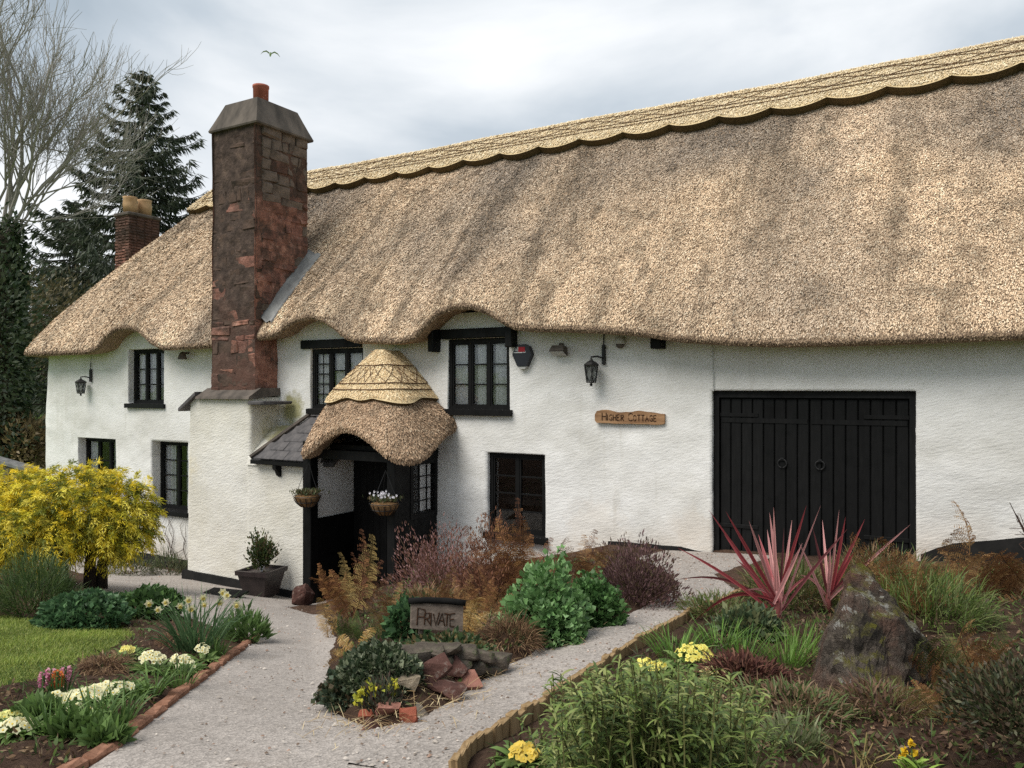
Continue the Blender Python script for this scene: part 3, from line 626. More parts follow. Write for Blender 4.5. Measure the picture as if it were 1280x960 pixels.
face_stones(CH, CY1-CY0-.16, lambda y, z: np.array([CX1-.075, CY0+.16+y, z]), CZ0, CZ1-.03, math.pi/2,
            lambda x, z: M['sandstone_grey'] if rng.random() < sstep(5.0, 6.3, z)*.85+.08 else M['sandstone'])
# flared cap and pot
def flare(z0, prof, x0, x1, y0, y1):
    V = []; n = len(prof)
    for e_, z in prof: V += [(x0-e_, y0-e_, z), (x1+e_, y0-e_, z), (x1+e_, y1+e_, z), (x0-e_, y1+e_, z)]
    Fc = [(i*4+j, i*4+(j+1) % 4, i*4+4+(j+1) % 4, i*4+4+j) for i in range(n-1) for j in range(4)]+[(3, 2, 1, 0), tuple(4*(n-1)+j for j in range(4))]
    return V, Fc
b = MB(); b.add(*flare(0, [(.0, 6.86), (.075, 6.87), (.085, 6.90), (.02, 7.05), (-.05, 7.22), (-.13, 7.42), (-.32, 7.50)], CX0+.05, CX1-.01, CY0+.05, CY1)); b.build('chimney_cap', M['cap'], CH)
b = MB(); b.lathe([(.14, 7.40), (.145, 7.80), (.155, 7.81), (.155, 7.85), (.12, 7.85), (.115, 7.55)], ((CX0+CX1)/2+.02, (CY0+CY1)/2, 0), 20); b.build('chimney_pot', M['terracotta'], CH, True)
# white breast below
def rough_box(name, x0, x1, y0, y1, z0, z1, mat, parent, batter=.0, step=.08):
    """front and two sides as rippled sheets with a rounded arris"""
    per = [(x0, y) for y in np.arange(y1, y0+.06, -step)]+[(x0+.06-.06*math.cos(a), y0+.06-.06*math.sin(a)) for a in np.linspace(.2, 1.37, 4)]+[(x, y0) for x in np.arange(x0+.08, x1-.06, step)]+[(x1-.06+.06*math.sin(a), y0+.06-.06*math.cos(a)) for a in np.linspace(.2, 1.37, 4)]+[(x1, y) for y in np.arange(y0+.08, y1+.01, step)]
    per = np.array(per); zz = np.arange(z0, z1+step*.6, step); zz[-1] = z1; PX, Zz = np.meshgrid(np.arange(len(per)), zz, indexing='ij')
    G = np.stack([per[PX, 0], per[PX, 1], Zz], -1); c_ = np.array([(x0+x1)/2, y1, 0]); dirv = unit(np.stack([np.clip((G[..., 0]-c_[0])/(x1-x0)*2, -1, 1)**5, -np.ones(PX.shape)*.8, 0*Zz], -1))
    G = G+dirv*(.03*fbm(G, 1.2, 2)+.012*fbm(G, 6, 2)+batter*(z1-Zz)/(z1-z0))[..., None]
    V = list(G.reshape(-1, 3)); Fc = [tuple(f) for f in gridfaces(len(per), len(zz))[:, ::-1]]; top = [i*len(zz)+len(zz)-1 for i in range(len(per))]; Fc.append(tuple(top))
    return mk(name, V, Fc, mat, parent, None, True)
BR = rough_box('chimney_breast', -11.08, -9.40, -.66, .1, -1.9, 1.93, M['wall_b'], HOUSE, .05)
rough_box('porch_side_wall', -9.46, -7.72, -.70, .1, -1.9, .80, M['wall_b'], HOUSE, .03)
b = MB(); b.add([(-10.80, -.74, 1.90), (-9.36, -.74, 1.90), (-9.36, .05, 1.97), (-10.80, .05, 1.97), (-10.80, -.72, 1.945), (-9.37, -.72, 1.945), (-9.37, -.45, 2.10), (-10.80, -.45, 2.10), (-9.37, .05, 2.10), (-10.80, .05, 2.10)],
      [(0, 3, 2, 1), (0, 1, 5, 4), (4, 5, 6, 7), (7, 6, 8, 9), (1, 2, 8, 6, 5), (0, 4, 7, 9, 3)]); b.build('coping', M['cap'], BR)
b = MB(); b.add([(-11.28, -.74, 1.66), (-10.80, -.74, 1.965), (-10.80, .03, 1.965), (-11.28, .03, 1.66), (-11.28, -.74, 1.72), (-10.80, -.74, 2.03), (-10.80, .03, 2.03), (-11.28, .03, 1.72)], [(3, 2, 1, 0), (4, 5, 6, 7), (0, 1, 5, 4), (2, 3, 7, 6), (3, 0, 4, 7), (1, 2, 6, 5)]); b.build('shoulder_slate', M['slate'], BR)
b = MB(); b.box((-9.42, -.72, 1.80), (-9.0, -.05, 1.865), None, .012, .006); b.build('ledge_slab', M['slate'], BR)
pl = [(-11.14, -1.31), (-10, -1.32), (-8.6, -1.33), (-7.7, -1.34)]
xx = np.linspace(-11.15, -7.70, 40); zt = np.interp(xx, [p[0] for p in pl], [p[1] for p in pl])+.015*fbm(np.stack([xx, xx*0, xx*0], -1), 5, 2)
Gp = np.stack([np.stack([xx, xx*0-.66, zt], -1), np.stack([xx, xx*0-.755, zt-.01], -1), np.stack([xx, xx*0-.78, xx*0-2.0], -1)], 0); mk('plinth', Gp.reshape(-1, 3), gridfaces(3, 40), M['plinth'], HOUSE, None, True)
# lead flashing up the right side of the stack
ys = np.linspace(-.36, .86, 14); Lr = []
def roof_z(X, Y):
    s = np.interp(-X, -path[:fr1-20, 0], np.arange(fr1-20)); t = np.linspace(-.02, .6, 200); Pq = roof(np.full(200, s), t); return np.interp(Y, Pq[:, 1], Pq[:, 2])
for y in ys:
    z0 = roof_z(-9.3, y); Lr.append([(-9.50, y, z0+.16), (-9.45, y, z0+.13+rng.normal(0, .01)), (-9.34, y, z0+.05+rng.normal(0, .012)), (-9.24, y, z0+.05+rng.normal(0, .012)), (-9.19+rng.normal(0, .01), y, z0+.03), (-9.19, y, z0-.1)])
mk('lead_flashing', np.array(Lr).reshape(-1, 3), gridfaces(14, 6), M['lead'], CH, None, True)
# ---- end stack with two buff pots
EX, EY = -17.85, 2.92; ES = MB(); ES.box((EX-.28, EY-.45, -2), (EX+.28, EY+.45, 6.7)); EC = ES.build('chimney', M['soot_stone'], HOUSE)
z = 4.0; bm_ = None
brick_me = [stone_mesh(.21, .066, .1, M['sandstone']) for _ in range(6)]
k_ = 0
while z < 6.7:
    for j in range(4):
        link('brick', brick_me[rng.integers(6)], EC, (EX-.225+j*.15, EY-.42, z), (0, 0, 0), (.7, 1, 1))
    for j in range(4): link('brick', brick_me[rng.integers(6)], EC, (EX+.25, EY-.34+j*.222+(.0 if k_ % 2 else -.01), z), (0, 0, math.pi/2))
    z += .076; k_ += 1
b = MB(); b.box((EX-.33, EY-.5, 6.66), (EX+.33, EY+.5, 6.75), None, .02); b.build('chimney_cap', M['cap'], EC)
for dy in (-.23, .20):
    b = MB(); b.lathe([(.17, 6.78), (.185, 7.0), (.17, 7.15), (.19, 7.20), (.14, 7.2), (.13, 6.9)], (EX, EY+dy, 0), 16); b.build('chimney_pot', M['buffpot'], EC, True)
# ---- slated lean-to beside the porch
SB = MB(); e0 = np.array([-9.44, -.95, .78]); e1 = np.array([-7.55, -.95, .78]); r0 = np.array([-9.0, .0, 1.66])
SB.add([(-9.22, -.80, .88), (-7.3, -.80, .88), (-7.3, .0, 1.60), (-8.58, .0, 1.60), (-9.22, -.80, .81), (-7.3, -.80, .81), (-7.3, .0, 1.5), (-8.58, .0, 1.5)], [(0, 1, 2, 3), (7, 6, 5, 4), (0, 4, 5, 1), (0, 3, 7, 4), (1, 5, 6, 2)])
LT = SB.build('lean_to_roof', M['slate'], HOUSE)
sdir = unit(np.array([0, .80, .72])); nrm = unit(np.array([0, -.72, .80])); ang = math.atan2(.72, .80)
smes = []
for q in range(4):
    bmx = MB(); bmx.box((-.155, -.20, -.006), (.155, .20, .006), None, .003, .002); smes.append(mesh('slate', np.concatenate(bmx.V), bmx.F, M['slate']))
for r_ in range(6):
    for c_ in range(8):
        p_ = np.array([-9.12+c_*.32+(r_ % 2)*.16-.05, 0, 0])+np.array([0, -.83, .855])+sdir*(r_*.215+.19)+nrm*(.040)
        if p_[0] < -7.35 and p_[0]-.12 > -9.22+.64*(p_[1]+.80)/.80: link('slate', smes[rng.integers(4)], LT, p_, (ang-.035+rng.normal(0, .01), rng.normal(0, .01), rng.normal(0, .01)))
b = MB(); b.box((-9.20, -.85, .78), (-7.6, -.785, .855), None, .008); b.build('fascia', M['black'], LT)
b = MB(); b.tube([(-9.23, -.82, .89), (-8.92, -.42, 1.26), (-8.60, -.02, 1.63)], .04, 6); b.add([(-9.42, -.74, .76), (-9.18, -.74, .76), (-9.18, -.1, .76), (-9.42, -.1, .76), (-9.42, -.70, .92), (-9.18, -.72, .90), (-9.0, -.1, 1.45), (-9.42, -.1, 1.45)], [(0, 1, 5, 4), (4, 5, 6, 7), (1, 2, 6, 5)]) if False else None; b.build('verge_fillet', M['cap'], LT)
b = MB(); b.add([(-9.42, -.735, .74), (-9.16, -.735, .74), (-9.16, -.1, .74), (-9.42, -.1, .74), (-9.42, -.70, .88), (-9.18, -.72, .86), (-8.80, -.1, 1.42), (-9.42, -.1, 1.42)], [(0, 1, 5, 4), (4, 5, 6, 7), (1, 2, 6, 5)]); b.build('verge_render', M['wall_b'], LT)
b = MB(); cv = [(-.66, .78), (-.84, .78), (-.84, .72), (-.79, .68), (-.75, .60), (-.66, .54)]; x_ = -8.62
b.add([(x_-.04, y, z) for y, z in cv]+[(x_+.04, y, z) for y, z in cv], [tuple(range(6)), tuple(range(11, 5, -1))]+[(i, (i+1) % 6+0, (i+1) % 6+6, i+6) for i in range(6)]); b.build('bracket', M['black'], LT)
# ---- porch
PX0, PX1, PY = -7.56, -5.82, -1.05
gz = float(zg(-6.7, -1.0))
b = MB(); b.box((PX0-.09, PY-.09, gz-.3), (PX0+.09, PY+.09, 1.25), None, .012)
PO = b.build('porch', M['black'], HOUSE)
b = MB(); b.box((PX1-.09, PY-.09, gz-.3), (PX1+.07, PY+.09, 1.15), None, .012); b.build('post', M['black'], PO)
b = MB(); b.box((PX0+.09, PY-.07, .98), (PX1-.09, PY+.07, 1.12)); b.box((PX0-.06, PY+.09, 1.0), (PX0+.06, -.02, 1.12)); b.box((PX1-.06, PY+.09, 1.0), (PX1+.06, -.02, 1.12)); b.build('head_beam', M['black'], PO)
# right side: boarded, with a leaded window let in
b = MB(); b.box((PX1-.035, PY+.09, gz-.3), (PX1+.035, -.03, .08)); b.box((PX1-.034, PY+.09, .08), (PX1+.034, -.70, 1.0)); b.build('side_board', M['black'], PO)
b = MB(); b.box((PX1-.05, PY+.09, -.30), (PX1+.05, -.03, -.22)); b.box((PX1-.045, -.72, .06), (PX1+.045, -.65, 1.0)); b.box((PX1-.045, -.08, .06), (PX1+.045, -.02, 1.0)); b.box((PX1-.045, -.65, .90), (PX1+.045, -.08, 1.0)); b.box((PX1-.045, -.65, .06), (PX1+.045, -.08, .14))
zb_ = np.linspace(.14, .90, 5); yb = np.linspace(-.65, -.08, 4)
for z in zb_[1:-1]: b.box((PX1-.006, -.65, z-.007), (PX1+.018, -.08, z+.007))
for y in yb[1:-1]: b.box((PX1-.006, y-.007, .14), (PX1+.017, y+.007, .90))
b.build('side_window_frame', M['black'], PO)
for i in range(3):
    for j in range(4): mk('pane', [(PX1+rng.normal(0, .001), yb[i], zb_[j]), (PX1, yb[i+1], zb_[j]), (PX1+rng.normal(0, .001), yb[i+1], zb_[j+1]), (PX1, yb[i], zb_[j+1])], [(0, 1, 2, 3)], M['glass'], PO)
yy = np.linspace(-.40, -.09, 24); G = np.stack([np.stack([PX1-.06+.012*np.sin(yy*60), yy, yy*0+.15], -1), np.stack([PX1-.06+.012*np.sin(yy*60), yy, yy*0+.89], -1)], 0); mk('curtain', G.reshape(-1, 3), gridfaces(2, 24), M['lace'], PO, None, True)
# left side wall: white panel above black boarding; back wall of the lobby with the door
b = MB(); b.box((PX0-.03, PY+.10, -.02), (PX0+.03, -.03, 1.0)); b.build('white_panel', M['wall'], PO)
b = MB(); b.box((PX0-.045, PY+.10, gz-.3), (PX0+.045, -.03, -.02)); b.build('dado_board', M['black'], PO)
M['cream'] = simple('cream_plaster', (.44, .43, .40), (.54, .53, .49), 3, .9, .3, .01, .1)
b = MB(); b.box((-7.44, .16, -.50), (-6.86, .22, .615)); b.build('lobby_wall', M['black'], PO)
b = MB(); b.box((-7.44, .12, gz-.3), (-6.86, .20, -.51)); b.build('lobby_dado', M['black'], PO)
b = MB(); b.box((-7.51, -.060, gz-.3), (-5.90, -.045, 1.1)); DR = b.build('front_door', M['black'], PO)
for i in range(11): q = MB(); q.box((-7.505+i*.146, -.085, gz-.3), (-7.505+i*.146+.141, -.062, 1.09), None, .006); q.build('plank', M['black'], DR)
b = MB(); b.box((PX0+.05, -1.0, 1.13), (PX1-.05, .0, 1.2)); b.build('ceiling_board', M['black'], PO)
# thatched hood: eave path round three sides, rising to an apex under the main eave
AP = np.array([-6.62, -.44, 2.66]); AP2 = np.array([-6.62, .0, 2.70])
hp = []
hx0, hx1, hy = -7.60, -5.35, -1.40; r_ = .42
for y in np.linspace(.05, hy+r_, 14): hp.append((hx1-.10+.10*sstep(0, -1, y), y))
for a in np.linspace(0, np.pi/2, 10)[1:]: hp.append((hx1-r_+r_*np.cos(a), hy+r_-r_*np.sin(a)))
for x in np.linspace(hx1-r_, hx0+r_, 30)[1:]: hp.append((x, hy))
for a in np.linspace(0, np.pi/2, 10)[1:]: hp.append((hx0+r_-r_*np.sin(a), hy+r_-r_*np.cos(a)))
for y in np.linspace(hy+r_, .05, 14)[1:]: hp.append((hx0, y))
hp = np.array(hp); nh = len(hp); hm = (hp[:, 0]-(hx0+hx1)/2)/((hx1-hx0)/2)
hz = np.where(hp[:, 1] < hy+.12, .98+.46*np.cos(np.clip(hm/.86, -1, 1)*np.pi/2)**1.3, .98+.42*sstep(hy+.2, .0, hp[:, 1])); hz = np.convolve(np.pad(hz, 2, 'edge'), [.1, .2, .4, .2, .1], 'valid')
hn = unit(np.gradient(hp, axis=0)); hn = np.stack([-hn[:, 1]*-1, hn[:, 0]*-1], -1) if False else np.stack([hn[:, 1], -hn[:, 0]], -1)
cen = np.array([-6.6, -.3]); hn = hn*np.sign(((hp-cen)*hn).sum(1))[:, None]
def hood(s, t):
    i = np.arange(nh); x, y, z, nx, ny = (np.interp(s, i, q) for q in (hp[:, 0], hp[:, 1], hz, hn[:, 0], hn[:, 1]))
    t_ = np.clip(t, 0, 1); ay = np.where(y > AP[1], np.minimum(y, 0), AP[1]); ax = AP[0]+0*x
    bul = .12*np.sin(np.pi*t_**.8)*(1-.35*t_)
    f_ = 1-sstep(0, .5, t_); z2 = 1.12*(1-f_)+z*f_; zz = z2+.16+(AP[2]-z2-.16)*t_**1.0+bul*.35; e_ = (1-t_)**.92
    X = ax+(x-ax)*e_+nx*bul*.62; Y = ay+(y-ay)*e_+ny*bul*.62
    q = np.clip(-t/.3, 0, 1); px = np.interp(q, [0, .2, .4, .6, 1], [.0, .03, .0, -.10, -.42]); pz = np.interp(q, [0, .2, .4, .6, 1], [.16, .08, .0, -.01, .10]); neg = t < 0
    return np.stack([np.where(neg, x+nx*px, X), np.where(neg, y+ny*px, Y), np.where(neg, z+pz, zz)], -1)
tt = np.r_[-.3, -.18, -.15, -.12, -.09, -.06, -.03, np.linspace(0, 1, 24)]; SS, TT = np.meshgrid(np.arange(nh), tt, indexing='ij'); G = hood(SS.astype(float), TT); G += .012*fbm(G, 5, 2)[..., None]
HD = mk('porch_hood', G.reshape(-1, 3), gridfaces(nh, len(tt)), M['thatch'], HOUSE, None, True)
k_ = 34000; s_ = rng.uniform(.6, nh-1.6, k_); t_ = rng.random(k_)*.74-.13; P, a, d, n = frame(hood, s_, t_, .4, .01)
ctr = np.array([-6.6, .0, 1.4]); n = np.where((t_ > -.06)[:, None], n*np.sign(((P-ctr)*n).sum(1))[:, None], n)
V, Fc, C = straws(P, a, d, n, .036, .0115, thatch_cols(P, k_, .25)*np.array([.80, .74, .70]), .15); mk('thatch_straw', V, Fc, M['straw'], HD, C, kind='stuff')
def capt(s): return .40+.022*np.cos((s-6)/(nh-1)*2*np.pi*4)
sg2 = np.arange(0, nh-.99, .25); Q = []
for f in np.linspace(0, 1, 10):
    P, a, d, n = frame(hood, sg2, 1-(1-capt(sg2))*f-.004, .4, .006); n = n*np.where(((P-np.array([-6.62, -.2, 1.2]))*n).sum(1) < 0, -1, 1)[:, None]; Q.append(P+n*(.07+.01*(1-f)))
Q.append(Q[-1]-n*.05); Q.append(Q[-2]-n*.10-d*.02); Q = np.stack(Q, 1)
mk('hood_cap', Q[:, :10].reshape(-1, 3), gridfaces(len(sg2), 10), M['ridge'], HD, None, True); mk('cut_edge', Q[:, 9:].reshape(-1, 3), gridfaces(len(sg2), 3), M['cutedge'], HD, None, True)
def cap_pt(s, f):
    P, a, d, n = frame(hood, s, 1-(1-capt(s))*f-.004, .4, .006); n = n*np.where(((P-np.array([-6.62, -.2, 1.2]))*n).sum(1) < 0, -1, 1)[:, None]; return P+n*(.07+.01*(1-f))[:, None], a, d, n
k_ = 15000; s_ = rng.uniform(.6, nh-1.6, k_); f_ = rng.random(k_)**.7*.95; P, a, d, n = cap_pt(s_, f_)
V, Fc, C = straws(P, a, d, n, .05, .008, pal([(.86, .68, .42), (.80, .61, .36), (.72, .53, .30), (.90, .75, .50), (.60, .43, .23)], k_, .08), .05); mk('cap_straw', V, Fc, M['straw'], HD, C, kind='stuff')
sl_ = np.arange(1, nh-1.5, .5)
for tt_ in (.80, .585, .515):
    f = (1-tt_)/(1-capt(sl_)); P, a, d, n = cap_pt(sl_, f); b = MB(); b.tube(P+n*.020, .010, 5); b.build('ligger', M['rod'], HD)
arc = np.r_[0, np.cumsum(np.linalg.norm(np.diff(hp, axis=0), axis=1))]; nk = 13
for k_ in range(nk):
    for fa, fb in ((.79, .60), (.60, .79)):
        q = np.linspace(0, 1, 6); sq = np.clip(np.interp(arc[-1]*(k_+q)/nk, arc, np.arange(nh)), .6, nh-1.6); P, a, d, n = cap_pt(sq, (1-fa-(fb-fa)*q)/(1-capt(sq))); b = MB(); b.tube(P+n*.016, .006, 4); b.build('cross_rod', M['rod'], HD)
# ================================================================ THINGS FIXED TO OR STANDING BY THE WALL
M['iron'] = simple('black_iron', (.012, .012, .012), (.035, .034, .033), 14, .5, .3, .003, .4, .3)
M['white_pl'] = simple('grey_plastic', (.40, .40, .38), (.55, .55, .52), 5, .5, .1, .002, .4)
M['dark_pl'] = simple('black_plastic', (.010, .010, .016), (.016, .016, .024), 5, .35, .05, .002, .5)
M['red'] = simple('red_print', (.30, .012, .02), (.38, .02, .03), 5, .5, .05, .001, .3)
M['white'] = simple('white_print', (.6, .6, .6), (.75, .75, .75), 5, .5, .05, .001, .3)
M['signwood'] = simple('carved_wood', (.17, .085, .04), (.42, .25, .13), 6, .7, .6, .006, .25, 0, (.4, 3, 3))
M['burnt'] = simple('burnt_letter', (.03, .015, .008), (.07, .035, .02), 9, .8, .2, .002, .15)
M['greywood'] = simple('weathered_wood', (.10, .078, .062), (.24, .19, .155), 7, .85, .7, .006, .15, 0, (.35, 3, 3))
M['coir'] = simple('coir_liner', (.10, .055, .025), (.27, .16, .075), 22, .95, .9, .012, .1)
t = NT('lantern_glass'); t.fin((.30, .31, .30), .25, t.bump(t.noise(t.world(), 120, 2), .4, .003), .5); t.b.inputs['Transmission Weight'].default_value = .6; M['frost'] = t.m
def bar(b, p, q, r, k=5): return b.tube([p, (np.array(p)+np.array(q))/2, q], r, k)
def lantern(u, v, label):
    c_ = onY(u, v, -.17); X, Y, Z = c_; r_ = empty('wall_lantern', (X, -.02, Z), label, 'lantern', 'iron lanterns on the wall')
    b = MB(); a = .105
    for z0, z1, r0, r1 in ((-.135, .105, .070, a),):
        cs = [(math.cos(t), math.sin(t)) for t in np.arange(6)/6*2*np.pi]
        for i in range(6):
            n = (i+1) % 6; p0 = (X+cs[i][0]*r0, Y+cs[i][1]*r0, Z+z0); p1 = (X+cs[i][0]*r1, Y+cs[i][1]*r1, Z+z1); q0 = (X+cs[n][0]*r0, Y+cs[n][1]*r0, Z+z0); q1 = (X+cs[n][0]*r1, Y+cs[n][1]*r1, Z+z1)
            bar(b, p0, p1, .008); bar(b, p0, q0, .008); bar(b, p1, q1, .010)
            m = lambda f, g: tuple(np.array(p0)*(1-f)*(1-g)+np.array(q0)*f*(1-g)+np.array(p1)*(1-f)*g+np.array(q1)*f*g)
            bar(b, m(0, .5), m(.5, 1), .004, 4); bar(b, m(.5, 1), m(1, .5), .004, 4); bar(b, m(0, .5), m(.5, 0), .004, 4); bar(b, m(.5, 0), m(1, .5), .004, 4)
    b.build('cage', M['iron'], r_)
    b = MB(); b.lathe([(.115, .105), (.12, .115), (.07, .155), (.03, .175), (.015, .20)], (X, Y, Z), 6); b.lathe([(.012, -.19), (.025, -.17), (.012, -.15), (.068, -.135)], (X, Y, Z), 8); b.build('lantern_roof', M['iron'], r_)
    b = MB(); b.lathe([(.062, -.125), (.092, .10)], (X, Y, Z), 6); b.build('glass', M['frost'], r_)
    b = MB(); wx = X+.13; b.tube([(X, Y, Z+.20), (X, Y, Z+.225), (X+.07, Y+.05, Z+.235), (wx, -.05, Z+.21)], .013, 6); b.box((wx-.025, -.05, Z+.12), (wx+.025, .0, Z+.40), None, .008); b.tube([(wx, -.03, Z+.40), (wx, -.02, Z+.55)], .010, 6); b.build('bracket', M['iron'], r_)
    b = MB(); b.tube([(wx, -.025, Z+.52), (wx+.01, -.018, Z+.62), (wx, -.02, Z+.95)], .005, 4); b.build('cable', M['iron'], r_)
lantern(101, 484, 'black iron wall lantern hung beside the small upstairs window with the pulled eyebrow, left of the stone chimney' if False else 'black iron wall lantern on the far end wall between chimney and hipped corner')
lantern(739, 466, 'black iron wall lantern above the carved wooden name board')
# alarm bell box
c_ = onY(654, 445, -.05); X, _, Z = c_; ab = empty('alarm_box', (X, 0, Z), 'black hexagonal alarm bell box with red and white print beside the upper window', 'alarm box')
hexp = [(-.175, .02), (-.13, .145), (-.05, .185), (.05, .185), (.13, .145), (.175, .02), (.085, -.165), (-.085, -.165)]
def prism(b, pts, X, Z, y0, y1, s=1.):
    n = len(pts); V = [(X+x, y1, Z+z) for x, z in pts]+[(X+x*s, y0, Z+z*s) for x, z in pts]
    b.add(V, [tuple(range(n)), tuple(range(2*n-1, n-1, -1))]+[(i, i+n, (i+1) % n+n, (i+1) % n) for i in range(n)]); return b
b = MB(); prism(b, hexp, X, Z, -.10, .03, .93); b.build('cover', M['dark_pl'], ab, False)
b = MB(); prism(b, [(-.08, -.166), (.08, -.166), (.05, -.205), (-.05, -.205)], X, Z, -.085, .02, .95); b.build('strobe_lens', M['white_pl'], ab)
b = MB(); b.box((X-.055, -.104, Z+.062), (X+.06, -.1005, Z+.135)); b.build('red_print', M['red'], ab)
b = MB()
for (x0, z0, x1, z1) in ((-.135, .07, -.128, .135), (-.135, .128, -.115, .135), (-.14, .10, -.117, .107), (-.105, .07, -.098, .115), (-.105, .07, -.083, .077), (-.088, .07, -.081, .115), (-.072, .07, -.065, .14), (-.060, .07, -.0555, .14), (-.135, .045, .01, .057), (.02, .048, .07, .056), (.045, .064, .07, .071)):
    b.box((X+x0, -.1035, Z+z0), (X+x1, -.1002, Z+z1))
b.build('white_print', M['white'], ab)
# floodlight, sensor, cable, small security light
c_ = onY(699, 437, -.1); X, _, Z = c_; fl = empty('floodlight', (X, 0, Z), 'grey bulkhead floodlight on the wall between alarm box and lantern', 'floodlight')
b = MB(); V = [(-.12, -.20, -.02), (.12, -.20, -.02), (.12, -.06, -.085), (-.12, -.06, -.085), (-.09, -.16, .06), (.09, -.16, .06), (.09, -.03, .045), (-.09, -.03, .045)]; b.add(np.array(V)+np.array([X, 0, Z]), [(0, 1, 5, 4), (4, 5, 6, 7), (1, 2, 6, 5), (3, 0, 4, 7), (2, 3, 7, 6)]); b.build('housing', M['cap'], fl)
b = MB(); b.add(np.array([(-.11, -.195, -.025), (.11, -.195, -.025), (.11, -.062, -.088), (-.11, -.062, -.088)])+np.array([X, -.004, Z-.004]), [(3, 2, 1, 0)]); b.build('lens', M['white_pl'], fl)
b = MB(); b.box((X-.03, -.06, Z-.02), (X+.03, .02, Z+.10), None, .006); b.build('mount', M['cap'], fl)
c_ = onY(775, 430, -.06); X, _, Z = c_; se = empty('motion_sensor', (X, 0, Z), 'small round grey motion sensor tucked under the eave right of the lantern', 'sensor')
b = MB(); b.lathe([(.065, .10), (.07, .02), (.065, -.0)], (X, -.06, Z), 14); b.build('body', M['white_pl'], se, True)
b = MB(); b.lathe([(.062, .0), (.055, -.035), (.03, -.058), (.0, -.062)], (X, -.06, Z), 14); b.build('dome', M['cap'], se, True)
c_ = onY(228, 446, -.12); X, _, Z = c_; se = empty('security_light', (X, 0, Z), 'small grey security lamp under the eave close to the stone chimney', 'light')
b = MB(); b.lathe([(.02, .10), (.06, .06), (.09, -.03), (.085, -.05)], (X, -.12, Z), 12); b.build('shade', M['cap'], se, True); b = MB(); b.box((X-.02, -.12, Z+.06), (X+.02, .02, Z+.1)); b.build('arm', M['cap'], se)
pa, pb = onY(891, 432, -.01), onY(892, 489, -.01); b = MB(); b.tube([pa, (pa+pb)/2+np.array([.006, -.012, 0]), pb+np.array([0, -.012, 0])], .008, 5); b.build('wall_cable', M['white_pl'], None, label='thin pale cable running down from the eave to the garage door corner', cat='cable')
# stroke lettering
GL = {'H': [[(0, 0), (0, 1)], [(.6, 0), (.6, 1)], [(0, .5), (.6, .5)]], 'I': [[(.1, 0), (.1, 1)]], 'G': [[(.6, .85), (.4, 1), (.12, .9), (0, .5), (.12, .1), (.4, 0), (.6, .15), (.6, .45), (.38, .45)]], 'E': [[(.5, 1), (0, 1), (0, 0), (.5, 0)], [(0, .52), (.4, .52)]],
      'R': [[(0, 0), (0, 1), (.45, .95), (.5, .7), (.4, .52), (0, .48)], [(.2, .48), (.55, 0)]], 'C': [[(.62, .85), (.4, 1), (.12, .9), (0, .5), (.12, .1), (.4, 0), (.62, .15)]], 'O': [[(.3, 1), (.05, .8), (0, .5), (.05, .2), (.3, 0), (.55, .2), (.6, .5), (.55, .8), (.3, 1)]],
      'T': [[(.3, 0), (.3, 1)], [(-.02, 1), (.62, 1)]], 'A': [[(0, 0), (.3, 1), (.6, 0)], [(.12, .38), (.48, .38)]], 'P': [[(0, 0), (0, 1), (.45, .95), (.52, .72), (.4, .5), (0, .48)]], 'V': [[(0, 1), (.3, 0), (.6, 1)]]}
def lettering(text, x, z, h, adv, P, r, big=()):
    """P(x, z) -> world point; draws each letter with thin strokes"""
    b = MB(); cx_ = x
    for k, ch in enumerate(text):
        if ch == ' ': cx_ += adv*.8; continue
        s = h*(1.3 if k in big else 1); wsc = s*(.85 if k not in big else 1.)
        for st in GL[ch]:
            pts = np.array([P(cx_+px*wsc, z+pz*s) for px, pz in st])
            if len(pts) == 2: pts = np.array([pts[0], (pts[0]+pts[1])/2, pts[1]])
            b.tube(pts, r, 5)
        cx_ += (adv if ch != 'I' else adv*.55)*(1.3 if k in big else 1)
    return b, cx_-x
L0, R0 = onY(744, 530, -.03), onY(831, 517, -.03); W_ = R0[0]-L0[0]; zc = (onY(744, 522, 0)[2]+onY(831, 522, 0)[2])/2; hh = .085
ns = empty('name_board', (L0[0]+W_/2, 0, zc), 'live-edge brown wooden name board carved HIGHER COTTAGE', 'sign')
xx = np.linspace(0, W_, 34); top = hh+.018*fbm(np.stack([xx, xx*0, xx*0], -1), 9, 3)+.012*np.sin(xx*11); bot = -hh+.008*fbm(np.stack([xx, xx*0+7, xx*0], -1), 9, 3); top[0] = .04; top[-1] = .06; bot[0] = -.05; bot[-1] = -.07
pts = [(x, z) for x, z in zip(xx, bot)]+[(x, z) for x, z in zip(xx[::-1], top[::-1])]
b = MB(); prism(b, pts, L0[0], zc, -.045, -.004); b.build('board', M['signwood'], ns)
b, wl = lettering('HIGHER COTTAGE', 0, 0, .075, .070, lambda x, z: (x, 0, z), .004, (0, 7)); sc_ = (W_*.80)/wl
b, _ = lettering('HIGHER COTTAGE', L0[0]+W_*.11, zc-.042, .082, .070*sc_, lambda x, z: np.array([x, -.046, z]), .0075, (0, 7)); b.build('lettering', M['burnt'], ns)
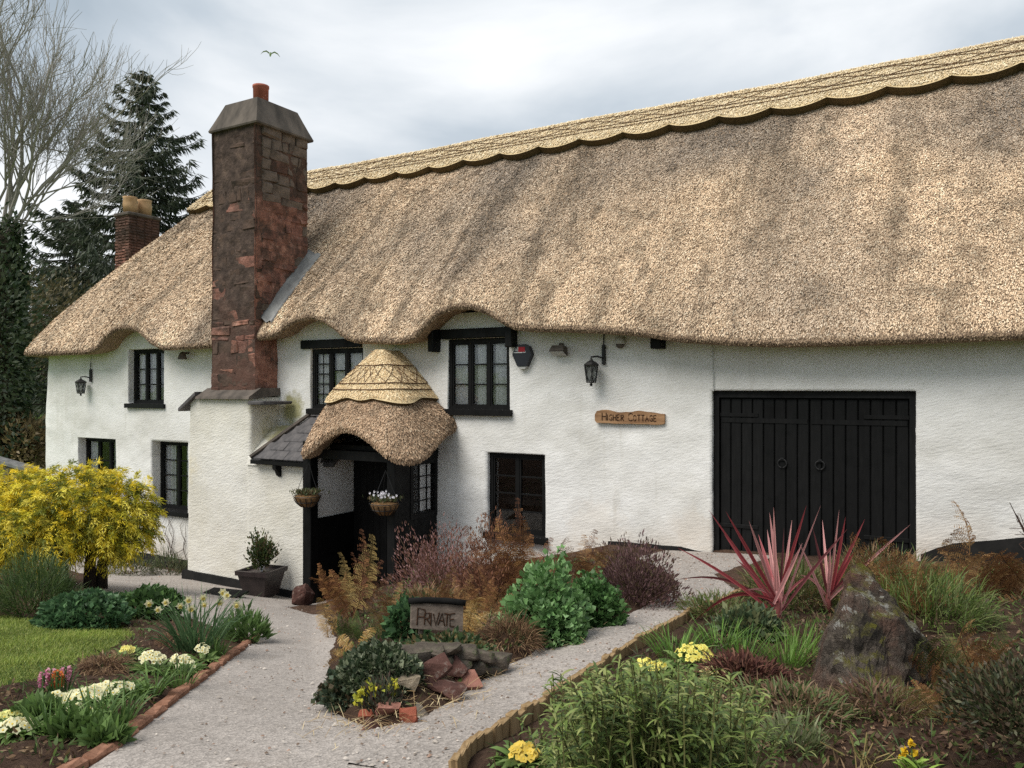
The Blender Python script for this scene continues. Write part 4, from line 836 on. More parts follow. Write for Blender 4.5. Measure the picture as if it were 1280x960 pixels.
# hanging baskets
def basket(c_, R_, hook, label, flowers):
    X, Y, Z = c_; r_ = empty('hanging_basket', (X, Y, Z), label, 'basket', 'hanging baskets at the porch')
    prof = [(.02, -R_*.82), (R_*.45, -R_*.76), (R_*.78, -R_*.45), (R_*.95, -.02), (R_*.9, .0), (R_*.5, .02), (.0, .04)]
    b = MB(); b.lathe(prof, c_, 18); b.build('liner', M['coir'], r_, True)
    b = MB()
    for a in np.arange(14)/14*2*np.pi: b.tube([(X+r*1.04*math.cos(a), Y+r*1.04*math.sin(a), Z+z) for r, z in prof[:4]], .006, 4)
    for f, z in ((1.02, 0), (.84, -R_*.42)): th = np.linspace(0, 2*np.pi, 20); b.tube(np.stack([X+R_*f*np.cos(th), Y+R_*f*np.sin(th), Z+z+0*th], -1), .006, 4)
    b.build('wire_frame', M['iron'], r_)
    b = MB()
    for a in (.3, 2.4, 4.5): b.tube([(X+R_*math.cos(a), Y+R_*math.sin(a), Z), (X+R_*.5*math.cos(a), Y+R_*.5*math.sin(a), (Z+hook[2])/2), hook], .005, 4)
    b.build('chain', M['iron'], r_)
    k = 420; P = np.stack([X+rng.normal(0, R_*.42, k), Y+rng.normal(0, R_*.42, k), Z+.02+rng.random(k)*.05], -1)
    D = unit(np.stack([rng.normal(0, .5, k), rng.normal(0, .5, k), np.ones(k)*.7], -1)); V, Fc, C = leaves(P, D, .075, .022, pal([(.05, .07, .03), (.09, .10, .04), (.12, .09, .05)], k)); mk('foliage', V, Fc, M['leaf'], r_, C)
    if flowers:
        k = 26; P = np.stack([X+rng.normal(0, R_*.38, k), Y-.05+rng.normal(0, R_*.35, k), Z+.09+rng.random(k)*.09], -1); parts = []
        for a in range(5):
            th = a*2*np.pi/5; D = np.stack([np.full(k, math.cos(th)), np.full(k, -.6), np.full(k, math.sin(th))], -1); parts.append(leaves(P, D, .026, .024, np.tile([.72, .70, .74], (k, 1)), .1, np.tile([0, -1., .3], (k, 1))))
        V, Fc, C = cat(*parts); mk('flowers', V, Fc, M['petal'], r_, C, kind='stuff')
cb = onY(481, 629, -1.20); hk = onY(482, 588, -1.20); basket(cb, .225, tuple(hk), 'coir hanging basket of small white violas in the porch opening', True)
cb = onY(384, 620, -1.26); hk = onY(386, 578, -1.26); basket(cb, .215, tuple(hk), 'coir hanging basket without flowers hung below the slated lean-to', False)
# planter with shrub, stone block, mat
g_ = onY(327, 0, -1.15); X, Y = g_[0], -1.15; Z = float(zg(X, Y))+.02; pl_ = empty('planter', (X, Y, Z), 'square tapered dark planter with a small leafy evergreen shrub against the white wall', 'planter')
def frust(b, X, Y, Z, prof, rot=.2):
    V = []; n = len(prof)
    for e_, z in prof:
        for a in range(4): t_ = rot+a*np.pi/2+np.pi/4; V.append((X+e_*1.414*math.cos(t_), Y+e_*1.414*math.sin(t_), Z+z))
    b.add(V, [(i*4+j, i*4+(j+1) % 4, i*4+4+(j+1) % 4, i*4+4+j) for i in range(n-1) for j in range(4)]+[(3, 2, 1, 0), tuple(4*(n-1)+j for j in range(4))])
M['potmat'] = simple('dark_glazed_pot', (.022, .016, .016), (.05, .036, .034), 5, .45, .2, .004, .4)
b = MB(); frust(b, X, Y, Z, [(.19, 0), (.27, .38), (.30, .385), (.305, .46), (.265, .462), (.25, .41)]); b.build('pot', M['potmat'], pl_)
st = MB(); tips = []
for i in range(9):
    a = rng.uniform(0, 6.28); tip = np.array([X+.26*math.cos(a)*rng.uniform(.3, 1), Y+.26*math.sin(a)*rng.uniform(.3, 1), Z+.41+rng.uniform(.3, .62)]); st.tube([(X, Y, Z+.40), (np.array([X, Y, Z+.42])+tip)/2+rng.normal(0, .03, 3), tip], [.010, .007, .003], 4); tips.append(tip)
st.build('stem', M['bark_col'], pl_, False, True); k = 1500
base_ = np.array([X, Y, Z+.45]); tp = np.array(tips)[rng.integers(0, 9, k)]; P = base_+(tp-base_)*rng.uniform(.25, 1, (k, 1))+rng.normal(0, .055, (k, 3)); D = unit(P-base_+np.array([0, 0, .05])+rng.normal(0, .12, (k, 3)))
V, Fc, C = leaves(P, D, .065, .03, pal([(.03, .05, .018), (.05, .075, .025), (.085, .10, .03), (.10, .075, .04)], k)); mk('foliage', V, Fc, M['leaf'], pl_, C)
def rock_mesh(pts, sub=3, noise=.06, fine=.02, sc=3., seed=0., mat=None):
    bm = bmesh.new()
    for p_ in pts: bm.verts.new(p_)
    bmesh.ops.convex_hull(bm, input=bm.verts[:])
    for v in [v for v in bm.verts if not v.link_faces]: bm.verts.remove(v)
    bmesh.ops.triangulate(bm, faces=bm.faces[:])
    bmesh.ops.subdivide_edges(bm, edges=bm.edges[:], cuts=sub, use_grid_fill=True); bmesh.ops.triangulate(bm, faces=bm.faces[:])
    bmesh.ops.smooth_vert(bm, verts=bm.verts[:], factor=.18, use_axis_x=True, use_axis_y=True, use_axis_z=True); bm.normal_update()
    co = np.array([v.co[:] for v in bm.verts]); nr_ = np.array([v.normal[:] for v in bm.verts]); d_ = noise*fbm(co+seed, sc, 3)+fine*fbm(co+seed, sc*5, 3)
    # slabby bedding planes
    for v, q, e_ in zip(bm.verts, nr_, d_): v.co += Vector(q*e_)
    me = bpy.data.meshes.new('rock'); bm.to_mesh(me); bm.free()
    if mat: me.materials.append(mat)
    return me
def rock(name, c_, size, mat, label, group=None, rot=0., tilt=0., npts=14, flat=1., catg='rock', seed=None):
    s_ = rng.uniform(0, 50) if seed is None else seed
    d_ = unit(rng.normal(size=(npts, 3))); pts = np.sign(d_)*np.abs(d_)**.6*np.array(size)*.5*rng.uniform(.75, 1, (npts, 1))
    m_ = max(size); o = link(name, rock_mesh(pts, 3, .05*m_, .02*m_, 5/m_, s_, mat), None, c_, (tilt, rng.normal(0, .12), rot)); return tag(o, label, catg, group)
def rockmat(name, a, b_, c_=None, sc=6):
    t = NT(name); p = t.coord(); c = t.ramp(t.noise(p, sc, 6, .65), (.3, a), (.7, b_))
    if c_: c = t.mix(t.ramp(t.noise(p, sc*2.2, 6, .75), (.56, 0.), (.66, .9)), c, c_)
    return t.fin(c, .95, t.bump(t.noise(p, sc*6, 6, .7), .8, .02), .1)
M['r_pink'] = rockmat('pink_sandstone', (.20, .085, .06), (.40, .20, .155)); M['r_dark'] = rockmat('dark_red_stone', (.05, .028, .024), (.15, .075, .06), (.23, .19, .16)); M['r_red'] = rockmat('red_brick', (.23, .065, .04), (.36, .12, .075)); M['r_pale'] = rockmat('pale_stone', (.22, .17, .115), (.40, .33, .24)); M['r_grey'] = rockmat('grey_stone', (.10, .085, .068), (.24, .205, .165), (.08, .10, .035))
p_ = onY(378, 752, -1.5); zg_ = float(zg(p_[0], p_[1])); o = rock('stone_block', (p_[0], p_[1], zg_+.17), (.36, .34, .42), M['r_dark'], 'squat round-topped red stone block beside the porch post', None, .3, 0, 30, catg='stone')
p_ = gp(278, 746); b = MB(); a_ = .15; b.box((-.34, -.22, 0), (.34, .22, .03), None, .008); mm_ = mesh('door_mat', np.concatenate(b.V), b.F, M['plinth']); o = link('door_mat', mm_, None, (p_[0], p_[1], float(zg(p_[0], p_[1]))+.026), (.09, 0, .2)); tag(o, 'dark flat mat lying on the path by the planter', 'mat')
# ================================================================ GARDEN
def gb(u, v):
    ds = np.arange(1.2, 40, .01); X, Y = c2w((u-640)/F*ds, ds); h = (CAM[2]-(v-HOR)/F*ds) < zb(X, Y)
    if not h.any(): return gp(u, v)
    p_ = at(u, v, ds[np.argmax(h)]); p_[2] = float(zb(p_[0], p_[1])[0]); return p_
def px_at(c_): return w2c(c_[0], c_[1])[1]/F         # metres per photo pixel at a point
VIEW = np.array([-SA, CA, 0]); RIGHT = np.array([CA, SA, 0])
def dome(n, r, lump=.25, fill=.35, seed=0, low=-.1):
    """points and outward directions in a lumpy dome of half axes r"""
    D = unit(rng.normal(size=(n, 3))); D[:, 2] = np.where(D[:, 2] < low, -D[:, 2]*.5, D[:, 2]); D = unit(D)
    rad = (1-fill*rng.random(n)**1.6)*(1+lump*fbm(D+seed, 2.2, 3)*1.5); return D*rad[:, None]*np.array(r), D
def shrub(name, c_, r, n, L, W, cols, label, catg='shrub', group=None, mode='leaf', lump=.3, fill=.45, up=.3, stems=10, droop=.4, matk='leaf', jit=.15, kind=None, part='foliage', low=-.1):
    o = empty(name, c_, label, catg, group); s_ = rng.uniform(0, 40); Q, D = dome(n, r, lump, fill, s_, low); Q = Q+np.array(c_); Q[:, 2] = np.maximum(Q[:, 2], zb(Q[:, 0], Q[:, 1])+.01)
    D2 = unit(D+np.array([0, 0, up])+rng.normal(0, .45, (n, 3))); C = pal(cols, n, jit); Ls = L*rng.uniform(.6, 1.3, n); Ws = W*rng.uniform(.7, 1.2, n)
    V, Fc, C = leaves(Q, D2, Ls, Ws, C, .2, D+np.array([0, 0, .5])) if mode == 'leaf' else blades(Q, D2, Ls, Ws, C, droop, 3)
    mk(part, V, Fc, M[matk], o, C)
    if stems:
        b = MB()
        for i in range(stems):
            q = Q[rng.integers(n)]; c0 = np.array(c_)+np.append(rng.normal(0, .08, 2)*np.array(r[:2]), -.03); b.tube([c0, (c0+q)/2+rng.normal(0, .03, 3)*r[0], q], [.008+.006*r[2], .006, .003], 4, (.10, .065, .04))
        b.build('stem', M['bark_col'], o, False, True)
    return o
# --- lawn grass and other uncountable cover
def scatter(poly, n):
    P = np.array([p[:2] for p in poly]); lo, hi = P.min(0), P.max(0); X = rng.uniform(lo[0], hi[0], n*3); Y = rng.uniform(lo[1], hi[1], n*3); k = poly_in(X, Y, poly); return X[k][:n], Y[k][:n]
x, y = scatter(lawn_poly, 42000); n = len(x); P = np.stack([x, y, zb(x, y)-.005], -1)
gn = fbm(P*np.array([1, 1, 0]), 2.2, 3)[:, None]; V, Fc, C = blades(P, np.stack([rng.normal(0, .6, n), rng.normal(0, .6, n), np.ones(n)], -1), rng.uniform(.02, .05, n)*(1+.5*gn[:, 0]), .005, (1+.45*gn)*pal([(.17, .23, .033), (.22, .27, .045), (.12, .175, .03), (.27, .28, .075)], n), .5, 2); mk('lawn_grass', V, Fc, M['leaf'], None, C, label='short mown green lawn grass beside the flower border', cat='grass', kind='stuff')
# --- golden thread-leaf cypress
c0 = gp(100, 737); mpp = px_at(c0); GC = empty('golden_cypress', c0, 'rounded golden-yellow thread-leaf cypress on bare dark trunks', 'tree'); parts = []
blobs = [(135, 640, 50, 52), (95, 625, 52, 45), (60, 655, 62, 48), (15, 640, 50, 50), (150, 655, 38, 36), (110, 662, 42, 26), (-20, 655, 48, 40), (45, 620, 45, 32), (165, 640, 25, 40), (35, 664, 45, 24), (160, 668, 26, 18)]
for i, (u, v, ru, rv) in enumerate(blobs):
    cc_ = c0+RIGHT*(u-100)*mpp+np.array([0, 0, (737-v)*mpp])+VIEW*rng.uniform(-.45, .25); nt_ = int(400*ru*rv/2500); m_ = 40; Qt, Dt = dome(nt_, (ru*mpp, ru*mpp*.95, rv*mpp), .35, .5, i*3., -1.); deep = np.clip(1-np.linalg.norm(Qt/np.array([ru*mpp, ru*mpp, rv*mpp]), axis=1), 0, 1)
    Dt = unit(Dt+np.array([0, 0, .15])+rng.normal(0, .35, (nt_, 3))); Lt = rng.uniform(.09, .20, nt_); sd = unit(np.cross(Dt, [0, 0, 1])); f = rng.random((nt_, m_, 1)); Lq = Lt[:, None, None]
    Q = (Qt+cc_)[:, None]+Dt[:, None]*f*Lq+np.array([0, 0, -1.])*(f**2*Lq*.75)+sd[:, None]*rng.normal(0, .25, (nt_, m_, 1))*Lq*f+rng.normal(0, .012, (nt_, m_, 3)); D2 = unit(Dt[:, None]*.7+np.array([0, 0, -1.])*f*1.0+sd[:, None]*rng.normal(0, .7, (nt_, m_, 1))+rng.normal(0, .25, (nt_, m_, 3)))
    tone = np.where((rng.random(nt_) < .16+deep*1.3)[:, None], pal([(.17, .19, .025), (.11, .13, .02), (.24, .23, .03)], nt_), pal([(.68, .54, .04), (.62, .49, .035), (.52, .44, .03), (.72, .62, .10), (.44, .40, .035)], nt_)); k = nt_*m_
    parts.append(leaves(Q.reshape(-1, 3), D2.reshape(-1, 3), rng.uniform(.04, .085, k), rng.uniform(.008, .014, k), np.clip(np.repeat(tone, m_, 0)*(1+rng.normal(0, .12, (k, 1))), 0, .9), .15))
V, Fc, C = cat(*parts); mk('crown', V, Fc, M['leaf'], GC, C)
for u, lean in ((78, -.10), (112, .05), (126, .15)):
    p_ = gp(u, 737); b = MB(); b.tube([p_+np.array([0, 0, -.1]), p_+np.array([lean*.2, 0, .35]), p_+RIGHT*lean+np.array([0, 0, .8]), p_+RIGHT*lean*2.5+np.array([0, 0, 1.25])], [.10, .08, .065, .04], 8, (.035, .026, .02)); b.build('trunk', M['bark_col'], GC, True, True)
# --- left border plants
GRN = [(.045, .095, .04), (.06, .125, .05), (.035, .07, .03), (.08, .15, .06)]
def mound(u, v, wpx, hpx, n, L, W, cols, label, **k):
    c_ = gb(u, v); m_ = px_at(c_); return shrub(k.pop('name', 'leafy_plant'), c_+VIEW*wpx*m_*.32*k.pop('back', 1), (wpx/2*m_, wpx/2*m_*.85, hpx*m_*.98), n, L, W, cols, label, **k)
mound(86, 786, 116, 34, 3000, .055, .05, GRN, 'blue-green low leafy clump at the lawn edge in front of the cypress trunks', catg='plant', lump=.2)
mound(172, 772, 92, 28, 1500, .07, .06, [(.05, .10, .03), (.07, .13, .035), (.04, .075, .025)], 'darker green leafy clump beneath the right side of the cypress', catg='plant', lump=.2)
mound(22, 772, 110, 62, 2600, .16, .012, [(.06, .10, .03), (.045, .075, .025), (.09, .12, .04)], 'dark green feathery shrub beside the lawn below the cypress', mode='blade', up=.8, droop=.5)
mound(150, 722, 70, 22, 900, .12, .018, [(.05, .07, .03), (.09, .08, .04), (.07, .09, .03)], 'low straggling plant under the cypress by the cottage wall', mode='blade', catg='plant', up=.5)
mound(205, 722, 46, 30, 700, .14, .016, [(.06, .09, .03), (.10, .10, .05), (.05, .06, .03)], 'small loose green plant against the wall below the ground-floor window', mode='blade', catg='plant', up=.8)
mound(300, 802, 55, 26, 420, .12, .03, [(.07, .12, .035), (.10, .16, .05)], 'short green leafy plant at the tip of the brick edging', catg='plant', up=.8)
# bare climber on the wall
b = MB(); r0 = onY(222, 712, -.03)
for k_ in range(6):
    p_ = r0.copy(); p_[0] += rng.uniform(-.35, .3); pts = [p_.copy()]
    for s_ in range(7): p_ = p_+np.array([rng.normal(0, .09), 0, rng.uniform(.08, .2)]); p_[1] = -.035; pts.append(p_.copy())
    b.tube(pts, np.linspace(.010, .004, 8), 4, (.09, .06, .045))
b.build('bare_climber', M['bark_col'], None, False, True, label='leafless climbing stems on the white wall below the ground-floor window', cat='climber')
def strap_clump(name, u, v, n, L, W, cols, label, catg='plant', group=None, spread=.5, droop=.8, rad=.06, parent=None):
    c_ = gb(u, v) if parent is None else WL[parent.name]; a = rng.uniform(0, 6.28, n); r_ = rad*np.sqrt(rng.random(n)); P = np.stack([c_[0]+r_*np.cos(a), c_[1]+r_*np.sin(a), np.full(n, c_[2]-.01)], -1)
    D = np.stack([np.cos(a)*spread*rng.random(n)**.7, np.sin(a)*spread*rng.random(n)**.7, np.ones(n)], -1); V, Fc, C = blades(P, D, L*rng.uniform(.6, 1.15, n), W, pal(cols, n), droop*rng.uniform(.3, 1.4, n), 5)
    o = parent or empty(name, c_, label, catg, group); mk('leaves' if parent else 'leaves', V, Fc, M['leaf'], o, C); return o
# daffodils: each flower a part
dc = gb(245, 813); DF = empty('daffodil_clump', dc, 'tall clump of strap leaves with pale cream daffodils', 'daffodils')
strap_clump('', 0, 0, 150, .50, .018, [(.045, .085, .035), (.06, .11, .045), (.08, .135, .06)], '', parent=DF, spread=.75, droop=.9, rad=.16)
def daffodil_mesh():
    parts = []; k = 6
    for a in range(k): th = a*2*np.pi/k; D = np.array([[math.cos(th), math.sin(th), .12]]); parts.append(leaves(np.zeros((1, 3)), D, .048, .036, np.array([[.80, .77, .55]]), .12, np.array([[0, 0, 1.]])*9))
    th = np.arange(8)/8*2*np.pi; V = np.concatenate([np.stack([.010*np.cos(th), .010*np.sin(th), 0*th], -1), np.stack([.020*np.cos(th), .020*np.sin(th), 0*th+.036], -1)]); Fc = np.array([(j, (j+1) % 8, 8+(j+1) % 8, 8+j) for j in range(8)]); parts.append((V, Fc, np.tile([.78, .66, .22], (16, 1))))
    V, Fc, C = cat(*parts); return mesh('flower', V, Fc, M['petal'], C)
dm = daffodil_mesh(); stl = MB()
for u, v in ((186, 754), (208, 753), (198, 762), (236, 750), (254, 747), (255, 755), (239, 761), (275, 753), (279, 740), (283, 745), (296, 755), (225, 757)):
    d_ = w2c(dc[0], dc[1])[1]+rng.uniform(-.15, .1); q = at(u, v, d_); f_ = unit((CAM-q)*np.array([1, 1, .2])+rng.normal(0, 1.2, 3)+np.array([0, 0, -.6])); link('flower', dm, DF, q, Vector(f_).to_track_quat('Z', 'Y').to_euler(), rng.uniform(.7, .9))
    b0 = dc+np.append(rng.normal(0, .07, 2), 0); stl.tube([b0, b0*.45+q*.55+np.array([0, 0, .08]), q+np.array([0, 0, .02])-f_*.02, q], [.005, .0045, .004, .004], 4, (.06, .11, .04))
stl.build('stem', M['bark_col'], DF, False, True)
# primroses
def primrose(u, v, wpx, nfl, fcol, label, group, lcol=((.10, .16, .04), (.14, .20, .06), (.07, .12, .03)), hpx=20, leafL=.12, fs=.017):
    c_ = gb(u, v); m_ = px_at(c_); R_ = wpx/2*m_; o = empty('primrose_clump', c_, label, 'primrose', group); n = int(60+R_*420); a = rng.uniform(0, 6.28, n); rr = R_*.95*np.sqrt(rng.random(n)); P = np.stack([c_[0]+rr*np.cos(a), c_[1]+rr*np.sin(a), 0*a], -1); P[:, 2] = zb(P[:, 0], P[:, 1])+.0
    D = np.stack([np.cos(a), np.sin(a), rng.uniform(.25, 1.2, n)], -1); V, Fc, C = blades(P, D, leafL*rng.uniform(.6, 1.15, n), .045, pal(lcol, n), 1.0, 4); mk('leaves', V, Fc, M['leaf'], o, C)
    a = rng.uniform(0, 6.28, nfl); rr = R_*np.sqrt(rng.random(nfl))*.85; H_ = hpx*m_*(1-.5*(rr/R_)**2)*rng.uniform(.75, 1.1, nfl); P = np.stack([c_[0]+rr*np.cos(a), c_[1]+rr*np.sin(a), 0*a], -1); P[:, 2] = zb(P[:, 0], P[:, 1])+H_; parts = []
    nv = unit(np.stack([np.cos(a)*.5, np.sin(a)*.5, np.ones(nfl)*.8], -1)+(CAM-c_)/np.linalg.norm(CAM-c_)*.5+rng.normal(0, .25, (nfl, 3))); e1 = unit(np.cross(nv, rng.normal(size=(nfl, 3)))); e2 = np.cross(nv, e1); fc = np.clip(np.array(fcol)*(1+rng.normal(0, .06, (nfl, 1))), 0, .9)
    for k_ in range(5): th = k_*2*np.pi/5; parts.append(leaves(P, e1*math.cos(th)+e2*math.sin(th)+nv*.15, fs, fs*1.15, fc, .05, nv*9))
    parts.append(leaves(P+nv*.003-e1*.005, e1, .011, .010, np.tile([.75, .52, .05], (nfl, 1)), .0, nv*9))
    V, Fc, C = cat(*parts); mk('flowers', V, Fc, M['petal'], o, C, kind='stuff'); return o
CR, YE = (.82, .79, .52), (.80, .74, .24)
gl_ = 'cream primroses in the border by the lawn'
for u, v, w_, nf, lb in ((192, 838, 36, 70, 'largest tight dome of cream primroses, next to the spreading patches'), (228, 842, 36, 38, 'middle dome of cream primroses beside the brick edging'), (253, 828, 22, 20, 'smallest dome of cream primroses below the daffodils')): primrose(u, v, w_, nf, CR, lb, 'domed primroses by the edging', hpx=22, fs=.019)
for u, v, w_, nf in ((140, 872, 66, 52), (105, 880, 66, 48), (70, 885, 62, 46), (22, 918, 50, 36), (95, 900, 46, 28)): primrose(u, v, w_, nf, CR, 'spreading patch of cream primroses in the flower border by the lawn', gl_, hpx=17, fs=.020)
primrose(160, 822, 20, 34, YE, 'small yellow primrose cluster at the lawn edge behind the cream ones', None, hpx=14)
primrose(15, 905, 40, 40, (.78, .76, .30), 'yellowish primrose clump at the outer corner of the flower border', None, hpx=14)
for i, (u, v) in enumerate(((118, 908), (150, 905), (188, 868), (225, 860), (62, 918), (270, 822))): strap_clump('bulb_foliage', u, v, 46, .22, .016, [(.08, .14, .035), (.11, .18, .05), (.06, .11, .03)], 'tuft of green strap leaves without flowers in the border by the brick edging', 'plant', 'flowerless bulb tufts', .7, 1.1, .06)
for i, (u, v) in enumerate(((38, 905), (85, 925), (125, 935))): mound(u, v, 36, 15, 160, .09, .05, [(.09, .15, .04), (.12, .19, .06), (.07, .12, .03)], 'low light green leafy rosette in the border by the brick edging', catg='plant', group='low green rosettes', stems=0, up=.6)
def hyacinth(u, v, colr, label):
    c_ = gb(u, v+24); o = empty('hyacinth', c_, label, 'hyacinth'); m_ = px_at(c_); H_ = 34*m_; n = 90; a = rng.uniform(0, 6.28, n); h_ = rng.uniform(.45, 1., n)*H_; r_ = .018*np.sin(np.pi*np.clip((h_/H_-.40)/.62, .05, 1))**.5; P = np.stack([c_[0]+r_*np.cos(a), c_[1]+r_*np.sin(a), c_[2]+h_], -1)
    V, Fc, C = leaves(P, np.stack([np.cos(a), np.sin(a), rng.normal(0, .5, n)], -1), .022, .016, pal([colr, tuple(np.array(colr)*.8)], n)); mk('flowers', V, Fc, M['petal'], o, C, kind='stuff'); b = MB(); b.tube([c_, c_+np.array([0, 0, H_*.5]), c_+np.array([0, 0, H_])], .007, 5, (.07, .13, .04)); b.build('stem', M['bark_col'], o, False, True); strap_clump('', 0, 0, 7, .2, .02, [(.07, .13, .04)], '', parent=o, spread=.5, rad=.02)
hyacinth(55, 850, (.72, .30, .42), 'pink hyacinth spike farthest from the brick edging'); hyacinth(64, 847, (.78, .42, .50), 'pale pink hyacinth spike beside the orange one'); hyacinth(72, 850, (.70, .20, .05), 'orange hyacinth spike between the pink ones'); hyacinth(82, 843, (.76, .36, .46), 'pink hyacinth spike nearest the dry sedge')
BRN = [(.20, .12, .065), (.14, .08, .045), (.28, .18, .10), (.10, .055, .035)]
for u, v, w_, label in ((122, 842, 64, 'dry brown sedge heap between lawn and primroses'), (215, 808, 60, 'dry brown stalks in the bare soil behind the daffodils')): mound(u, v, w_, 9, 900, .08, .006, BRN, label, mode='blade', catg='dead plant', up=.1, droop=1.3, matk='dry', stems=0, name='dry_sedge')
# --- brick edging, one piece per brick
bp, bl = resample(np.array([gp(u, v) for u, v in ((60, 990), (140, 940), (200, 892), (250, 853), (290, 822), (321, 799))]), 400); n = int(bl/.235)
BE = empty('brick_edging', bp[200], 'low row of terracotta bricks edging the flower border along the path', 'edging'); M['edgebrick'] = simple('edging_brick', (.16, .075, .045), (.36, .19, .125), 9, .9, .7, .012, .1)
bms = []
for q in range(5): b = MB(); b.box((-.118, -.038, -.10), (.118, .038, .075), None, .012, .004); bms.append(mesh('brick', np.concatenate(b.V), b.F, M['edgebrick']))
for i in range(n):
    q = bp[int((i+.5)/n*399)]; q2 = bp[min(399, int((i+.5)/n*399)+4)]; a = math.atan2(q2[1]-q[1], q2[0]-q[0]); sl_ = math.atan2(q2[2]-q[2], np.hypot(*(q2-q)[:2])); link('brick', bms[rng.integers(5)], BE, q+np.array([0, 0, -.022+rng.normal(0, .004)]), (rng.normal(0, .05), -sl_+rng.normal(0, .02), a+rng.normal(0, .03)))
# --- timber edging of the right-hand bed
tp_, tl = resample(np.array([gp(u, v) for u, v in ((566, 985), (590, 950), (663, 905), (728, 862), (792, 818), (862, 779), (932, 747))]), 600); n = int(tl/.080); TE = empty('timber_edging', tp_[300], 'palisade of short upright timber boards edging the raised bed along the garage path', 'edging')
M['edgewood'] = simple('edging_timber', (.17, .105, .05), (.38, .265, .14), 5, .85, .6, .006, .15, 0, (2.5, 2.5, .35)); pms = []
for q in range(6): b = MB(); b.box((-.0375, -.016, -.30), (.0375, .016, .0), None, .006, .003); pms.append(mesh('board', np.concatenate(b.V), b.F, M['edgewood']))
for i in range(n):
    q = tp_[int((i+.5)/n*599)]; q2 = tp_[min(599, int((i+.5)/n*599)+4)]; a = math.atan2(q2[1]-q[1], q2[0]-q[0]); link('board', pms[rng.integers(6)], TE, q+np.array([0, 0, .105+rng.normal(0, .008)]), (rng.normal(0, .05), rng.normal(0, .03), a+rng.normal(0, .05)))
# --- ferns
def frond_mesh(cols, pairs=24, seed=0, arch=.9, wid=.155, sparse=0.):
    t = np.linspace(0, 1, 30); ang = np.radians(88)-arch*t**1.6; step = 1/29; X = np.r_[0, np.cumsum(np.cos(ang[:-1])*step)]; Z = np.r_[0, np.cumsum(np.sin(ang[:-1])*step)]; rch = np.stack([X, 0*X, Z], -1)
    P = []; D = []; L = []; W = []; Cc = []; Nn = []; T = unit(np.gradient(rch, axis=0)); base = np.array(cols)
    for i in range(pairs):
        f = .16+.84*(i+.5)/pairs; pl = wid*(np.sin(np.pi*min(1, (f-.08)*1.02)**.75)*.9+.06)*rng.uniform(.85, 1.1); p0 = np.array([np.interp(f, t, rch[:, k]) for k in range(3)]); tg_ = np.array([np.interp(f, t, T[:, k]) for k in range(3)]); nn_ = np.cross(tg_, [0, 1, 0])
        for sd in (-1, 1):
            if rng.random() < sparse: continue
            d0 = unit(np.array([0, sd, 0])+tg_*(.4+rng.normal(0, .2))+nn_*rng.normal(-.1, .16)); k = max(3, int(pl/.018)); cc_ = base[rng.integers(len(base))]*(1+rng.normal(0, .15))
            for j in range(k):
                g_ = (j+.5)/k; q = p0+d0*pl*g_+np.array([0, 0, -.25*pl*g_*g_])
                for s2 in (-1, 1): P.append(q); D.append(unit(d0*.55+tg_*s2)); L.append(pl*.17*(1-.7*g_)+.010); W.append(.0125); Cc.append(cc_); Nn.append(nn_)
    V, Fc, C = leaves(np.array(P), np.array(D), np.array(L), np.array(W), np.clip(np.array(Cc), .005, 1), .15, np.array(Nn)*1.6); b = MB(); b.tube(rch, np.linspace(.007, .002, 30), 4); rc_ = np.array(cols[0])*.7
    V2 = np.concatenate(b.V); F2 = np.array([f for f in b.F if len(f) == 4]); V, Fc, C = cat((V, Fc, C), (V2, F2, np.tile(rc_, (len(V2), 1)))); return mesh('frond', V, Fc, M['dry'], C), rch[-1]
FB = [frond_mesh([(.24, .115, .045), (.32, .17, .065), (.17, .075, .035)], 24, 0, .75), frond_mesh([(.30, .17, .07), (.38, .23, .10), (.22, .11, .05)], 20, 1, 1.2, .17, .2), frond_mesh([(.19, .085, .045), (.13, .06, .035), (.27, .13, .06)], 22, 2, .5, .14, .15)]
FY = [frond_mesh([(.46, .28, .09), (.36, .21, .07), (.52, .36, .15)], 18, 3, 1.5, .16), frond_mesh([(.34, .24, .09), (.27, .20, .08)], 22, 4, .6, .17)]
FG = [frond_mesh([(.05, .085, .025), (.07, .11, .03), (.09, .12, .035)], 24, 5, 1.1), frond_mesh([(.06, .08, .025), (.11, .11, .035)], 22, 6, 1.4)]
def frond(o, base, tip, kind, roll=None):
    me, E = kind; E = Vector(E); tv = Vector(np.array(tip)-np.array(base)); q = E.rotation_difference(tv); sc_ = tv.length/E.length; best = None; ax = tv.normalized(); tgt = Vector(np.cross(VIEW, ax)).normalized()
    for k_ in range(24):
        r_ = Matrix.Rotation(k_*math.pi/12, 3, ax) @ q.to_matrix(); dnorm = abs((r_ @ Vector((0, 1, 0))).dot(tgt))+.25*(-(r_ @ Vector((1, 0, 0))).z if False else (r_ @ Vector((-1, 0, 0))).z)
        if best is None or dnorm > best[0]: best = (dnorm, r_)
    r_ = Matrix.Rotation(rng.normal(0, .4) if roll is None else roll, 3, ax) @ best[1]; link('frond', me, o, base, r_.to_euler(), sc_)
def fern(u, v, tips, kinds, label, group=None, spread=.3, lift=0.):
    c_ = gb(u, v); c_[2] += lift; o = empty('fern', c_, label, 'fern', group); d_ = w2c(c_[0], c_[1])[1]
    for i, (a, b_) in enumerate(tips): frond(o, c_+np.append(rng.normal(0, .05, 2), -.02), at(a, b_, d_+rng.uniform(-spread, spread)), kinds[rng.integers(len(kinds))])
    return o
